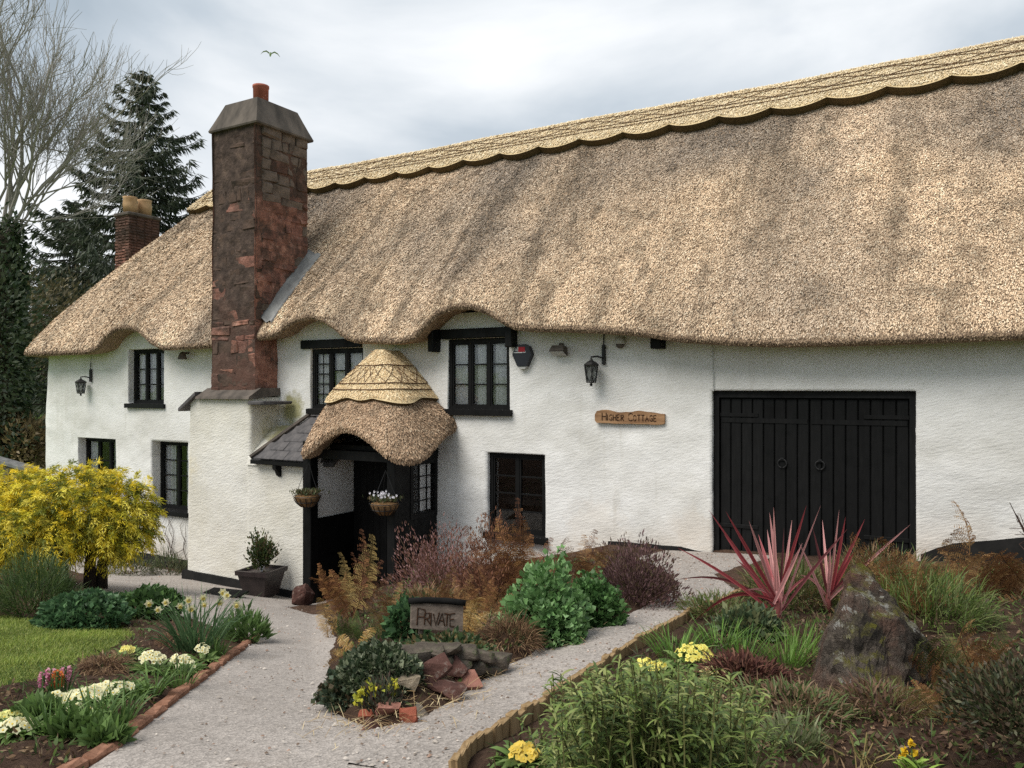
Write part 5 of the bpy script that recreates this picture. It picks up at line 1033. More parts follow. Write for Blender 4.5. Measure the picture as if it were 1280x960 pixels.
def spray(u, v, ru, rv, n, up=.35):
    a = np.linspace(math.pi*1.02, -.02*math.pi, n); return [(u+ru*math.cos(t)*rng.uniform(.6, 1.1), v-rv*abs(math.sin(t))*rng.uniform(.55, 1.05)-rv*up*rng.uniform(.1, .5)) for t in a]
fern(440, 775, [(452, 661), (466, 668), (425, 690), (398, 704), (413, 712), (388, 722), (478, 700), (440, 690), (402, 735), (490, 720), (455, 700), (432, 715)], [FB[0], FB[2], FY[1]], 'tall rusty brown fern in front of the porch opening')
fern(455, 800, spray(455, 800, 60, 45, 12), FG, 'dark green fern beneath the rusty fern at the bed corner')
fern(650, 745, [(647, 622), (622, 648), (600, 660), (580, 658), (640, 655), (665, 668), (690, 672), (612, 680), (630, 690), (585, 690), (700, 695), (670, 690), (655, 650), (605, 640)], FB, 'tall brown bracken fern in front of the black ground-floor window')
fern(720, 745, [(745, 662), (758, 680), (730, 668), (708, 672), (770, 690), (690, 690), (720, 690), (742, 690)], FB, 'brown bracken fern between the green mound and purple heather')
fern(495, 795, [(470, 735), (500, 728), (485, 745), (520, 738), (455, 755), (535, 750), (510, 755), (475, 765)], [FB[1], FY[1], FB[0]], 'rusty fern spreading between ivy and the heather at the porch foot')
fern(560, 770, [(540, 715), (570, 705), (590, 718), (555, 725), (600, 735), (530, 735), (580, 740)], FB, 'brown bracken rising behind the private sign')
fern(600, 770, spray(600, 765, 55, 55, 11), FB, 'low rust-coloured bracken behind the private sign')
fern(580, 800, [(603, 748), (612, 765), (600, 782), (590, 752), (575, 760)], [FY[0]], 'bright golden dead fern beside the private sign')
fern(445, 815, [(410, 815), (425, 795), (440, 845), (470, 785), (405, 835)], [FY[0]], 'curled golden dead fern fronds over the path corner of the island bed')
fern(415, 800, [(398, 747), (408, 760), (395, 770)], [FY[0], FB[1]], 'small bleached fern bending over the path edge')
fern(418, 885, [(400, 868), (410, 855), (395, 890), (430, 850)], [FB[0], FB[2]], 'withered brown fern trailing at the low corner of the island bed')
# --- heathers and mounds of the island
HB = [(.17, .085, .07), (.12, .06, .05), (.22, .12, .10), (.10, .07, .045)]
def heather(u, v, w_, h_, n, cols, label): return mound(u, v, w_, h_, n, .045, .012, cols, label, name='heather', catg='heather', up=1.0, fill=.55, lump=.6, stems=26, matk='dry')
heather(545, 755, 145, 84, 6800, [(.30, .16, .14), (.23, .11, .09), (.18, .085, .06), (.34, .20, .19), (.14, .08, .05)], 'pinkish heather bush at the foot of the porch')
heather(610, 756, 90, 80, 3800, [(.22, .10, .06), (.28, .14, .08), (.16, .075, .05)], 'reddish brown heather bush between porch and bracken')
heather(800, 760, 112, 84, 6200, [(.15, .085, .085), (.11, .06, .055), (.20, .12, .12), (.12, .085, .05)], 'dark purple-brown heather dome beside the garage path')
BG = [(.11, .21, .07), (.15, .27, .10), (.08, .15, .05), (.21, .33, .15)]
mound(676, 812, 108, 98, 4200, .055, .046, BG, 'big bright green leafy mound at the edge of the garage path', catg='plant', lump=.5, fill=.5)
mound(745, 786, 68, 58, 2200, .05, .042, [(.07, .15, .045), (.09, .18, .055), (.055, .11, .035)], 'smaller darker green leafy mound beside the heather dome', catg='plant', lump=.45, fill=.5)
mound(525, 752, 62, 26, 600, .06, .03, [(.11, .22, .05), (.14, .26, .07)], 'bright green ferny foliage behind the private sign', catg='plant', up=.4)
mound(505, 800, 44, 50, 500, .07, .05, GRN, 'blue-green columbine leaves to the left of the private sign' if False else 'blue-green columbine leaves between ivy and private sign', catg='plant', up=.3)
mound(468, 866, 116, 42, 4600, .036, .030, [(.04, .06, .03), (.055, .075, .035), (.13, .15, .09), (.20, .22, .14), (.03, .045, .022)], 'grey-green variegated ivy spilling over the corner of the island bed', name='ivy', catg='ivy', lump=.25, fill=.25, stems=0)
mound(560, 826, 110, 14, 1000, .05, .03, [(.05, .08, .03), (.03, .05, .02), (.12, .09, .04)], 'dark ivy under the private sign on top of the low stone wall', name='ivy', catg='ivy', stems=0)
o = mound(472, 893, 52, 34, 500, .05, .014, [(.05, .06, .04), (.07, .08, .05), (.09, .06, .05)], 'small spurge with yellow-green flower heads beside the tumbled stones', name='spurge', catg='plant', up=1.2)
c_ = gb(472, 890); m_ = px_at(c_); parts = []
for u, v in ((455, 866), (449, 872), (462, 856), (468, 862), (492, 858), (488, 868), (458, 875)):
    q = at(u, v, w2c(c_[0], c_[1])[1]+rng.uniform(0, .15)); k = 26; P = q+rng.normal(0, .015, (k, 3)); parts.append(leaves(P, rng.normal(size=(k, 3))+np.array([0, 0, .4]), .028, .022, pal([(.50, .47, .05), (.60, .55, .06), (.40, .42, .06)], k)))
V, Fc, C = cat(*parts); mk('flowers', V, Fc, M['petal'], o, C, kind='stuff')
mound(430, 885, 66, 34, 1500, .036, .030, [(.03, .045, .025), (.05, .06, .03), (.09, .07, .04), (.08, .11, .07)], 'dark trailing ivy on the bank at the path corner of the island bed', name='ivy', catg='ivy', stems=0, lump=.5)
mound(640, 812, 70, 26, 900, .12, .007, BRN, 'dry brown stalks at the foot of the big green mound', mode='blade', catg='dead plant', up=.5, droop=1.0, matk='dry', stems=0, name='dry_stalks')
mound(535, 775, 120, 30, 1400, .09, .014, [(.12, .08, .04), (.07, .09, .03), (.18, .10, .05)], 'mixed dry and green undergrowth behind the private sign', mode='blade', catg='weeds', up=.6, droop=.8)
# litter of dry stalks along the bed edges
edge_pts = [gp(u, v) for u, v in ((450, 915), (500, 908), (560, 880), (610, 845), (650, 815), (700, 800), (590, 850), (540, 885), (640, 800), (620, 790), (660, 800))]
k = 1100; e0 = np.array(edge_pts)[rng.integers(0, len(edge_pts), k)]; P = e0+np.concatenate([rng.normal(0, .16, (k, 2)), np.zeros((k, 1))], 1); P[:, 2] = np.maximum(zb(P[:, 0], P[:, 1]), zg(P[:, 0], P[:, 1])+.03)+rng.uniform(.0, .05, k)
V, Fc, C = blades(P, np.concatenate([rng.normal(0, 1, (k, 2)), rng.normal(.1, .3, (k, 1))], 1), rng.uniform(.03, .15, k), .005, pal([(.48, .36, .19), (.36, .25, .13), (.24, .15, .08), (.58, .47, .28)], k), .3, 3); mk('straw_litter', V, Fc, M['dry'], None, C, label='dry straw and stalk litter strewn along the edge of the island bed', cat='litter', kind='stuff')
# private sign
sc0 = gb(545, 812); d_ = w2c(sc0[0], sc0[1])[1]; A_ = at(513, 786, d_); B_ = at(577, 789, d_); ex_ = unit(B_-A_); up_ = unit(np.cross(ex_, VIEW)); up_ = up_*np.sign(up_[2]); nv_ = -VIEW; Ws = np.linalg.norm(B_-A_); Hs = 35*d_/F
PS = empty('private_sign', sc0, 'weathered grey board hand-lettered PRIVATE under a dark rail on the island bed', 'sign')
def SP(x, z, y=0.): return A_+ex_*x+up_*z+nv_*y
def obox(x0, x1, z0, z1, y0, y1, jit=.0): return [SP(x+rng.normal(0, jit), z+rng.normal(0, jit), y) for x in (x0, x1) for y in (y0, y1) for z in (z0, z1)]
BF = [(0, 1, 3, 2), (4, 6, 7, 5), (0, 4, 5, 1), (2, 3, 7, 6), (0, 2, 6, 4), (1, 5, 7, 3)]
b = MB(); b.add(obox(0, Ws, 0, Hs*.98, -.012, .012, .006), BF); b.build('board', M['greywood'], PS)
b = MB(); b.tube([SP(-.02, Hs*1.0, .01), SP(Ws*.3, Hs*1.06, .012), SP(Ws*.7, Hs*1.07, .012), SP(Ws+.02, Hs*1.02, .01)], .022, 7); b.build('rail', M['plinth'], PS, True)
for f in (.2, .8): b = MB(); b.tube([SP(Ws*f, -.35, -.03), SP(Ws*f, .1, -.03), SP(Ws*f, Hs*.9, -.03)], .018, 6); b.build('post', M['greywood'], PS)
b, wl = lettering('PRIVATE', 0, 0, .5, .4, lambda x, z: np.array([x, 0, z]), .01, (0,)); ad = .4*Ws*.74/wl
b, _ = lettering('PRIVATE', Ws*.13, Hs*.20, Hs*.42, ad, lambda x, z: SP(x+rng.normal(0, .002), z+rng.normal(0, .004), .0135), .0048, (0,)); b.build('lettering', M['burnt'], PS)
# low stone wall and tumbled stones
M['r_wall'] = rockmat('wall_stone', (.055, .045, .036), (.15, .125, .10), (.06, .08, .03))
LW = empty('low_stone_wall', gb(555, 848), 'low curved drystone wall under the private sign', 'wall')
for r_ in range(2):
    for i, u in enumerate(np.linspace(504, 608, 6)+r_*9):
        c_ = gb(u, 852-8*math.sin((u-500)/110*3.14)); s_ = (rng.uniform(.17, .23), .17, .075); dd_ = unit(rng.normal(size=(20, 3))); pts = np.sign(dd_)*np.abs(dd_)**.45*np.array(s_)*.55
        link('stone', rock_mesh(pts, 2, .012, .006, 20, i+r_*9., M['r_wall']), LW, c_+np.array([0, 0, .035+r_*.07])+VIEW*.12, (rng.normal(0, .08), rng.normal(0, .05), YAW+rng.normal(0, .2)))
for u, v, sx, sy, sz, mt, label, tl_ in ((506, 868, 34, 28, 30, 'r_pale', 'pale buff pointed stone leaning beside the ivy', .2), (541, 856, 44, 30, 34, 'r_dark', 'dark red wedge-shaped stone leaning on the low wall', .3), (571, 850, 26, 24, 28, 'r_dark', 'small dark stone between the wedge and the salmon stone', .1), (583, 863, 40, 30, 30, 'r_pink', 'salmon-pink slab at the foot of the low wall', .4),
        (556, 874, 52, 22, 22, 'r_dark', 'long dark stone in front of the wedge-shaped one', 0), (620, 838, 26, 20, 18, 'r_red', 'narrow red stone at the end of the low wall by the path', .2), (480, 900, 36, 26, 22, 'r_pink', 'pinkish stone topmost of the tumbled heap by the spurge', .1), (456, 904, 18, 16, 16, 'r_red', 'small red stone at the corner of the tumbled heap', 0),
        (474, 918, 34, 22, 20, 'r_dark', 'brown stone lowest in the tumbled heap on the path', 0), (458, 920, 18, 16, 14, 'r_pink', 'little pink stone beside the lowest brown one', 0), (510, 910, 24, 20, 24, 'r_red', 'broken red brick standing at the path edge', .1), (526, 900, 36, 24, 16, 'r_grey', 'flat grey stone behind the broken red brick', 0)):
    c_ = gb(u, v); m_ = px_at(c_); rock('stone', c_+np.array([0, 0, sz*m_*.34])+VIEW*sy*m_*.3, (sx*m_*1.3, sy*m_*1.4, sz*m_*1.3), M[mt], label, None, YAW+rng.normal(0, .3), tl_, 9, catg='stone')
# ================================================================ RIGHT-HAND BED
# cordylines: each leaf a part
def strap(base, tip, w_, colr, bow, tipdroop=.0):
    n = 9; t = np.linspace(0, 1, n); P = base[None]*(1-t)[:, None]+tip[None]*t[:, None]; L_ = np.linalg.norm(tip-base); P[:, 2] += bow*L_*np.sin(np.pi*t*.95)*.5
    T = unit(np.gradient(P, axis=0)); sd = unit(np.cross(T, VIEW)+rng.normal(0, .25, 3)); nn_ = np.cross(T, sd); w2 = w_*(.55+1.5*t-2.05*t**2.2); w2[-1] = .001
    G = np.stack([P-sd*w2[:, None]/2+nn_*w2[:, None]*.18, P, P+sd*w2[:, None]/2+nn_*w2[:, None]*.18], 1); cc_ = np.array(colr)*(1+rng.normal(0, .08)); Ce = np.stack([cc_*1.4, cc_*.7, cc_*1.4], 0); return G.reshape(-1, 3), gridfaces(n, 3), np.tile(Ce, (n, 1))
PK = [(.30, .08, .085), (.22, .04, .045), (.46, .22, .21), (.11, .03, .033), (.34, .16, .15)]
def cordyline(u, v, tips, label):
    c_ = gb(u, v); o = empty('cordyline', c_, label, 'cordyline', None); d_ = w2c(c_[0], c_[1])[1]; b = MB(); b.tube([c_+np.array([0, 0, -.05]), c_+np.array([0, 0, .06]), c_+np.array([0, 0, .15])], [.022, .026, .02], 8, (.16, .05, .045)); b.build('stem', M['bark_col'], o, True, True)
    for i, (a, b_, bow) in enumerate(tips):
        tip = at(a, b_, d_+rng.uniform(-.3, .3)); base = c_+np.array([0, 0, rng.uniform(.05, .16)])+rng.normal(0, .018, 3); V, Fc, C = strap(base, tip, rng.uniform(.024, .036), (.42, .20, .10) if bow < -.05 or (a, b_) == (868, 784) else PK[rng.integers(5)], bow); mk('leaf', V, Fc, M['leaf'], o, C)
cordyline(972, 778, [(885, 636, -.02), (907, 639, 0), (936, 651, .02), (962, 641, 0), (959, 662, 0), (967, 634, 0), (1008, 632, 0), (1026, 632, .04), (1059, 662, .05), (847, 686, .10), (847, 727, .28), (866, 782, .42), (943, 789, .5), (1003, 679, .02), (990, 650, 0), (920, 700, .1), (1012, 720, .2), (930, 740, .35), (948, 668, 0), (980, 660, 0), (905, 668, .02)], 'large pink-red cordyline with long sword leaves in front of the garage door')
cordyline(1035, 766, [(1049, 637, 0), (1057, 646, 0), (1081, 649, 0), (1138, 656, .04), (999, 679, .05), (1038, 684, 0), (1016, 660, 0), (1068, 690, .08), (1000, 720, .25), (1090, 700, .15), (1028, 650, 0), (1045, 668, 0)], 'smaller pink-red cordyline growing behind the mossy boulder')
# the boulder
t = NT('boulder'); p = t.world(); g = t.n('ShaderNodeNewGeometry'); sep = t.n('ShaderNodeSeparateXYZ'); t.l(g.outputs['Normal'], sep.inputs[0])
c = t.ramp(t.noise(p, 5, 7, .7), (.34, (.03, .027, .023)), (.5, (.10, .083, .068)), (.66, (.20, .165, .135)))
c = t.mix(t.ramp(t.noise(p, 2.6, 5, .65), (.52, 0.), (.66, .7)), c, (.17, .085, .06))
mossf = t.math('MULTIPLY', t.ramp(sep.outputs['Z'], (.45, 0.), (.8, 1.)), t.ramp(t.noise(p, 4, 5, .7), (.42, 0.), (.58, 1.)))
c = t.mix(t.ramp(t.math('ADD', t.math('MULTIPLY', sep.outputs['Z'], .34), t.noise(p, 9, 7, .75)), (.79, 0.), (.825, .8)), c, (.38, .37, .34))
c = t.mix(mossf, c, (.13, .12, .025)); M['boulder'] = t.fin(c, .95, t.bump(t.noise(p, 24, 7, .75), 1., .05, t.bump(t.noise(p, 7, 5, .7), 1., .09)), .1)
bc = gp(1098, 880); d_ = w2c(bc[0], bc[1])[1]; pts = []
for u, v, dd in ((1072, 712, .25), (1084, 716, .30), (1058, 745, .05), (1122, 772, .02), (1130, 766, .35), (1168, 812, .25), (1192, 868, .25), (1200, 895, .4), (998, 880, .0), (1012, 900, -.12), (1110, 905, -.22), (1165, 900, .0), (1040, 800, -.02), (1045, 760, .5), (1010, 890, .55), (1180, 890, .7), (1100, 790, .6), (1075, 860, -.2)): pts.append(at(u, v, d_+.15+dd*1.2)-bc)
for k_ in range(4): pts.append(pts[8+k_]+np.array([0, 0, -.15]))
me = rock_mesh([tuple(p_) for p_ in pts], 15, .065, .045, 3.0, 3., M['boulder']); o = link('boulder', me, None, bc); tag(o, 'large pointed boulder with pale lichen and moss in the right-hand bed', 'boulder')
# bracken behind the boulder
fern(1190, 760, [(1192, 626), (1150, 700), (1230, 690), (1165, 715), (1200, 660), (1180, 690), (1215, 700)], [FB[2], FB[1]], 'pale brown upright bracken against the white wall right of the garage door' if False else 'pale upright bracken frond standing against the wall beyond the garage door')
fern(1290, 745, [(1190, 705), (1205, 722), (1180, 740), (1230, 695), (1215, 760), (1250, 690), (1200, 775), (1240, 720), (1265, 700), (1195, 730), (1185, 715), (1210, 745), (1225, 705), (1175, 755), (1230, 770)], [FB[0], FB[1]], 'arching rust-brown bracken spreading along the wall plinth', None, .5)
fern(1150, 775, [(1064, 668), (1100, 672), (1085, 702), (1135, 690), (1165, 705), (1105, 738), (1072, 730), (1185, 735)], [FB[1], FB[0], FY[1]], 'brown bracken leaning over the top of the mossy boulder', None, .2)
fern(1210, 850, spray(1210, 840, 80, 50, 9), [FB[2], FB[0]], 'dark brown collapsed bracken behind the boulder foot')
fern(1235, 868, [(1150, 805), (1175, 785), (1245, 768), (1275, 798), (1200, 832), (1215, 778), (1165, 835), (1265, 840), (1225, 800)], [FB[1], FB[0], FG[1]], 'large arching brown and green bracken beside the boulder foot')
fern(1195, 905, [(1140, 850), (1120, 860), (1165, 835), (1215, 840), (1195, 950)], [FB[0], FY[1]], 'thin withered fern in front of the boulder')
mound(1185, 790, 150, 52, 1500, .16, .012, [(.08, .12, .03), (.12, .17, .04), (.06, .09, .025), (.16, .18, .07)], 'loose green weeds among the bracken behind the boulder', mode='blade', catg='weeds', up=.9, droop=.8)
c_ = at(1290, 915, 3.2); c_[2] = float(zb(c_[0], c_[1])[0])+.2
shrub('evergreen_shrub', c_, (.32, .34, .24), 5500, .032, .012, [(.025, .032, .014), (.04, .05, .02), (.07, .05, .03), (.04, .03, .018), (.09, .09, .045)], 'dark small-leaved evergreen shrub in the corner beside the boulder', lump=.35, fill=.5, up=.4)
twg = at(1285, 690, 5.2); b = MB()
for k_ in range(3):
    p_ = at(1300, 720-k_*8, 5.2); q = at(1262+k_*6, 628+k_*12, 5.2); b.tube([p_, p_*.5+q*.5+np.array([0, 0, .04]), q], [.006, .005, .002], 4, (.07, .04, .03))
    for j in range(8): r0 = p_*(1-j/9)+q*j/9; b.tube([r0, r0+rng.normal(0, .03, 3)+np.array([0, 0, .02]), r0+rng.normal(0, .05, 3)+np.array([0, 0, .04])], .002, 3, (.07, .04, .03))
b.build('bare_shrub', M['bark_col'], None, False, True, label='thin bare twigs reaching in against the white wall', cat='shrub')
# foreground shrub with upright leafy shoots
FS = gp(820, 1075); FS[2] = float(zb(FS[0], FS[1])[0]); o = empty('penstemon_bush', FS, 'bushy green plant of narrow upright leafy shoots behind the timber edging', 'shrub'); parts = []; stm = MB(); dF = w2c(FS[0], FS[1])[1]
for k_ in range(470):
    u_ = 815+rng.normal(0, 68) if k_ < 360 else rng.uniform(685, 960); hv = 828+rng.uniform(-10, 62)+abs(u_-800)*.20+(rng.random() < .3)*40; dd = dF+rng.uniform(-.42, .50); tip = at(u_, hv, dd); bx_ = tip[:2]*.6+FS[:2]*.4+rng.normal(0, .08, 2); zb0 = float(zb(bx_[0], bx_[1])[0]); base = np.array([bx_[0], bx_[1], zb0])
    if tip[2] < zb0+.08: tip[2] = zb0+rng.uniform(.1, .2)
    mid = (base+tip)/2+rng.normal(0, .02, 3); stm.tube([base, mid, tip], [.004, .0035, .002], 3, (.10, .10, .035)); nl = 36; f = rng.uniform(.25, 1, nl)[:, None]; P = base*(1-f)+tip*f; a = rng.uniform(0, 6.28, nl); D = np.stack([np.cos(a), np.sin(a), rng.uniform(.1, 1.1, nl)], -1)
    parts.append(blades(P, D, rng.uniform(.03, .065, nl), .013, pal([(.12, .17, .04), (.085, .125, .035), (.17, .22, .06), (.23, .25, .09), (.06, .09, .03)], nl), .9, 3))
V, Fc, C = cat(*parts); mk('foliage', V, Fc, M['leaf'], o, C); stm.build('stem', M['bark_col'], o, False, True)
for u, v, w_, nf, hp_, lb in ((812, 842, 44, 60, 16, 'bright yellow primrose clump right behind the timber edging'), (868, 832, 56, 80, 24, 'larger bright yellow primrose clump between grassy tufts and dead stems')): primrose(u, v, w_, nf, (.82, .76, .20), lb, 'yellow primroses behind the timber edging', hpx=hp_)
primrose(890, 850, 36, 50, (.82, .78, .36), 'paler yellow primrose clump beside the dead brown stems', None, hpx=14)
for u, v, n_, lb in ((845, 822, 120, 'thick bright green grassy tuft against the timber edging'), (900, 808, 90, 'bright green grassy tuft behind the larger yellow primroses'), (930, 820, 60, 'thin bright green grassy tuft under the cordyline')): strap_clump('grass_tuft', u, v, n_, .22, .009, [(.09, .17, .03), (.12, .22, .04), (.06, .12, .025)], lb, 'grass', 'green tufts by the cordyline', .9, .8, .12)
for u, v, n_, lb in ((985, 832, 130, 'lush green grassy tuft touching the side of the boulder'), (1000, 815, 90, 'smaller lush green tuft between boulder and cordyline stem')): strap_clump('grass_tuft', u, v, n_, .24, .007, [(.10, .19, .03), (.13, .22, .05)], lb, 'grass', 'green tufts by the boulder', .8, .7, .10)
mound(945, 800, 80, 30, 700, .07, .04, [(.06, .09, .045), (.09, .12, .06), (.12, .13, .06)], 'grey-green low leaves under the large cordyline', catg='plant', up=.3)
mound(940, 862, 110, 22, 1300, .07, .016, [(.09, .035, .028), (.13, .055, .04), (.06, .028, .022), (.18, .09, .06)], 'dead reddish-brown stems beside the boulder', matk='dry', catg='dead plant', name='dead_stems', up=.5, mode='blade', droop=.9)
mound(1000, 945, 70, 26, 320, .08, .012, [(.12, .15, .06), (.16, .17, .09)], 'sparse grey-green shoots in the soil below the boulder', mode='blade', catg='plant', up=1.2)
mound(1010, 762, 130, 46, 1900, .12, .012, [(.08, .11, .03), (.13, .13, .05), (.16, .11, .05), (.06, .08, .025)], 'mixed green and straw-coloured growth between the two cordylines', mode='blade', catg='weeds', up=.9, droop=.8)
mound(1120, 750, 150, 50, 2200, .12, .012, [(.07, .10, .03), (.14, .10, .05), (.19, .11, .05)], 'brown and green undergrowth along the foot of the garage door', mode='blade', catg='weeds', up=.9, droop=.8)
fern(1130, 770, spray(1130, 765, 70, 50, 9), [FB[1], FB[0]], 'low rusty bracken between the boulder top and the garage door')
mound(1010, 905, 150, 18, 900, .07, .013, [(.09, .12, .04), (.14, .09, .05), (.07, .10, .03), (.18, .12, .07)], 'sparse low weeds over the soil in front of the boulder', mode='blade', catg='weeds', up=.5, droop=.8)
mound(1120, 900, 120, 22, 800, .07, .012, [(.10, .12, .04), (.15, .09, .05), (.12, .07, .05)], 'dry and green weeds packed against the foot of the boulder', mode='blade', catg='weeds', up=.5, droop=.8)
mound(900, 775, 90, 20, 700, .09, .011, [(.08, .12, .03), (.12, .15, .05), (.14, .10, .05)], 'short weeds along the timber edging below the cordyline leaves', mode='blade', catg='weeds', up=.9, droop=.8)
# small flowers at the bottom edge
c_ = gb(1142, 968); o = empty('wallflower', c_, 'little plant with yellow-orange flowers and light green leaves in the soil', 'flower'); n = 40; a = rng.uniform(0, 6.28, n); V, Fc, C = blades(np.tile(c_, (n, 1))+rng.normal(0, .02, (n, 3)), np.stack([np.cos(a), np.sin(a), np.full(n, 1.2)], -1), .09, .028, pal([(.22, .32, .06), (.30, .38, .10)], n), .9, 4); mk('leaves', V, Fc, M['leaf'], o, C)
parts = []; dd = w2c(c_[0], c_[1])[1]; stm = MB()
for u, v in ((1131, 938), (1139, 929), (1143, 941), (1128, 945)): q = at(u, v, dd); k = 12; mk('flower', *leaves(np.tile(q, (k, 1)), rng.normal(size=(k, 3)), .02, .018, pal([(.75, .50, .03), (.70, .36, .05)], k))[:2], M['petal'], o, np.tile([(.75, .50, .03)], (4*k, 1))); stm.tube([c_, (c_+q)/2, q], .003, 4, (.10, .14, .04))
stm.build('stem', M['bark_col'], o, False, True)
c_ = gb(1082, 965); b = MB(); 
for k_ in range(16): q = c_+np.array([rng.normal(0, .09), rng.normal(0, .09), rng.uniform(.06, .16)]); b.tube([c_+np.append(rng.normal(0, .03, 2), 0), (c_+q)/2+rng.normal(0, .01, 3), q], .0025, 3, (.22, .17, .07))
b.build('dry_twigs', M['bark_col'], None, False, True, label='small tuft of dry yellowish twigs in the soil below the boulder', cat='dead plant')
primrose(655, 955, 40, 30, (.70, .52, .10), 'yellow and white pansy clump right against the timber edging', None, hpx=22, fs=.020)
# leaf litter and clods on the soil
k = 2600; uv = np.stack([rng.uniform(900, 1280, k), rng.uniform(800, 960, k)], -1); d0 = 1.32/np.maximum((uv[:, 1]-HOR)/F-.083, .05); X, Y = c2w((uv[:, 0]-640)/F*d0, d0); P = np.stack([X, Y, zb(X, Y)+.008], -1)
V1 = leaves(P, np.concatenate([rng.normal(size=(k, 2)), rng.normal(.1, .3, (k, 1))], 1), rng.uniform(.02, .06, k), rng.uniform(.008, .02, k), pal([(.16, .09, .055), (.10, .055, .04), (.24, .16, .10), (.07, .04, .03), (.08, .10, .03)], k, .25))
V, Fc, C = V1; mk('leaf_litter', V, Fc, M['dry'], None, C, label='brown leaf litter and bits scattered over the soil around the boulder', cat='litter', kind='stuff')
k = 2200; uv = np.stack([rng.uniform(-20, 300, k), rng.uniform(790, 965, k)], -1); okk = (uv[:, 0] < 330-(uv[:, 1]-795)*1.25); uv = uv[okk]; k = len(uv); Ps = []
d0 = (1.62-.19*3.4)/np.maximum((uv[:, 1]-HOR)/F-.19, .03); X, Y = c2w((uv[:, 0]-640)/F*d0, d0); inl = poly_in(X, Y, lawn_poly); X, Y = X[~inl], Y[~inl]; k = len(X); P = np.stack([X, Y, zb(X, Y)+.006], -1)
V, Fc, C = leaves(P, np.concatenate([rng.normal(size=(k, 2)), rng.normal(.1, .3, (k, 1))], 1), rng.uniform(.02, .07, k), rng.uniform(.006, .02, k), pal([(.16, .10, .06), (.10, .06, .04), (.26, .18, .11), (.06, .09, .03)], k, .25)); mk('leaf_litter', V, Fc, M['dry'], None, C, label='brown leaf litter over the soil of the flower border by the lawn', cat='litter', kind='stuff')

def cover(pxs, n, L, W, cols, name, label, catg, matk='leaf', up=.8):
    poly = [gp(u, v) for u, v in pxs]; x, y = scatter(poly, n); k = len(x); inp = poly_in(x, y, polyA) | poly_in(x, y, polyB) | poly_in(x, y, lawn_poly); pt = fbm(np.stack([x, y, x*0], -1), 1.6, 3) > -.12; q = ~inp & pt; x, y = x[q], y[q]; k = len(x)
    P = np.stack([x, y, zb(x, y)+.003], -1); D = np.stack([rng.normal(0, .8, k), rng.normal(0, .8, k), np.full(k, up)], -1); h = k//2
    V, Fc, C = cat(leaves(P[:h], D[:h], L*rng.uniform(.4, 1.2, h), W*rng.uniform(.7, 1.6, h), pal(cols, h, .2)), leaves(P[h:], D[h:], 1.6*L*rng.uniform(.5, 1.5, k-h), W*.35, pal(cols, k-h, .2)))
    mk(name, V, Fc, M[matk], None, C, label=label, cat=catg, kind='stuff')
MIX = [(.07, .11, .03), (.10, .15, .04), (.05, .075, .025), (.13, .09, .05), (.17, .11, .06), (.09, .06, .04)]
cover([(600, 985), (700, 890), (860, 790), (940, 750), (1150, 712), (1400, 712), (1500, 985)], 11000, .05, .022, MIX, 'ground_cover', 'mixed weeds and seedlings covering the soil of the right-hand bed', 'weeds')
cover([(445, 912), (412, 868), (424, 800), (405, 765), (560, 725), (840, 725), (840, 740), (760, 780), (680, 806), (610, 845), (520, 900)], 6000, .05, .022, MIX, 'ground_cover', 'mixed weeds and dead leaves covering the soil of the island bed', 'weeds')
cover([(-80, 1000), (60, 985), (140, 935), (250, 850), (318, 800), (230, 745), (-80, 745)], 6000, .045, .02, MIX, 'ground_cover', 'seedlings and dead leaves covering the soil of the flower border', 'weeds')
# loose chippings and crumbs on the paths
xa, ya = scatter(polyA, 2600); xb, yb2 = scatter(polyB, 1300); x = np.r_[xa, xb]; y = np.r_[ya, yb2]; k = len(x); P = np.stack([x, y, zg(x, y)+.030], -1); sz_ = rng.uniform(.005, .013, k)*np.where(rng.random(k) < .05, 1.8, 1); th = rng.uniform(0, 6.28, (k, 4))*.25+np.arange(4)*1.57
ring = np.stack([np.cos(th), np.sin(th), np.zeros((k, 4))], -1)*(sz_[:, None]*rng.uniform(.6, 1.2, (k, 4)))[..., None]; V = np.concatenate([P[:, None]+ring, (P+np.array([0, 0, 1.])*sz_[:, None]*.6)[:, None]], 1).reshape(-1, 3); b5 = np.arange(k)[:, None]*5; Fc = np.concatenate([np.concatenate([b5+j, b5+(j+1) % 4, b5+4], 1) for j in range(4)])
cs = pal([(.34, .30, .26), (.24, .20, .17), (.46, .41, .36), (.14, .10, .075), (.30, .20, .15)], k, .15); mk('loose_chippings', V, Fc, M['bark_col'], None, np.repeat(cs, 5, 0), label='loose chippings and crumbs of soil scattered over the paths', cat='gravel', kind='stuff')
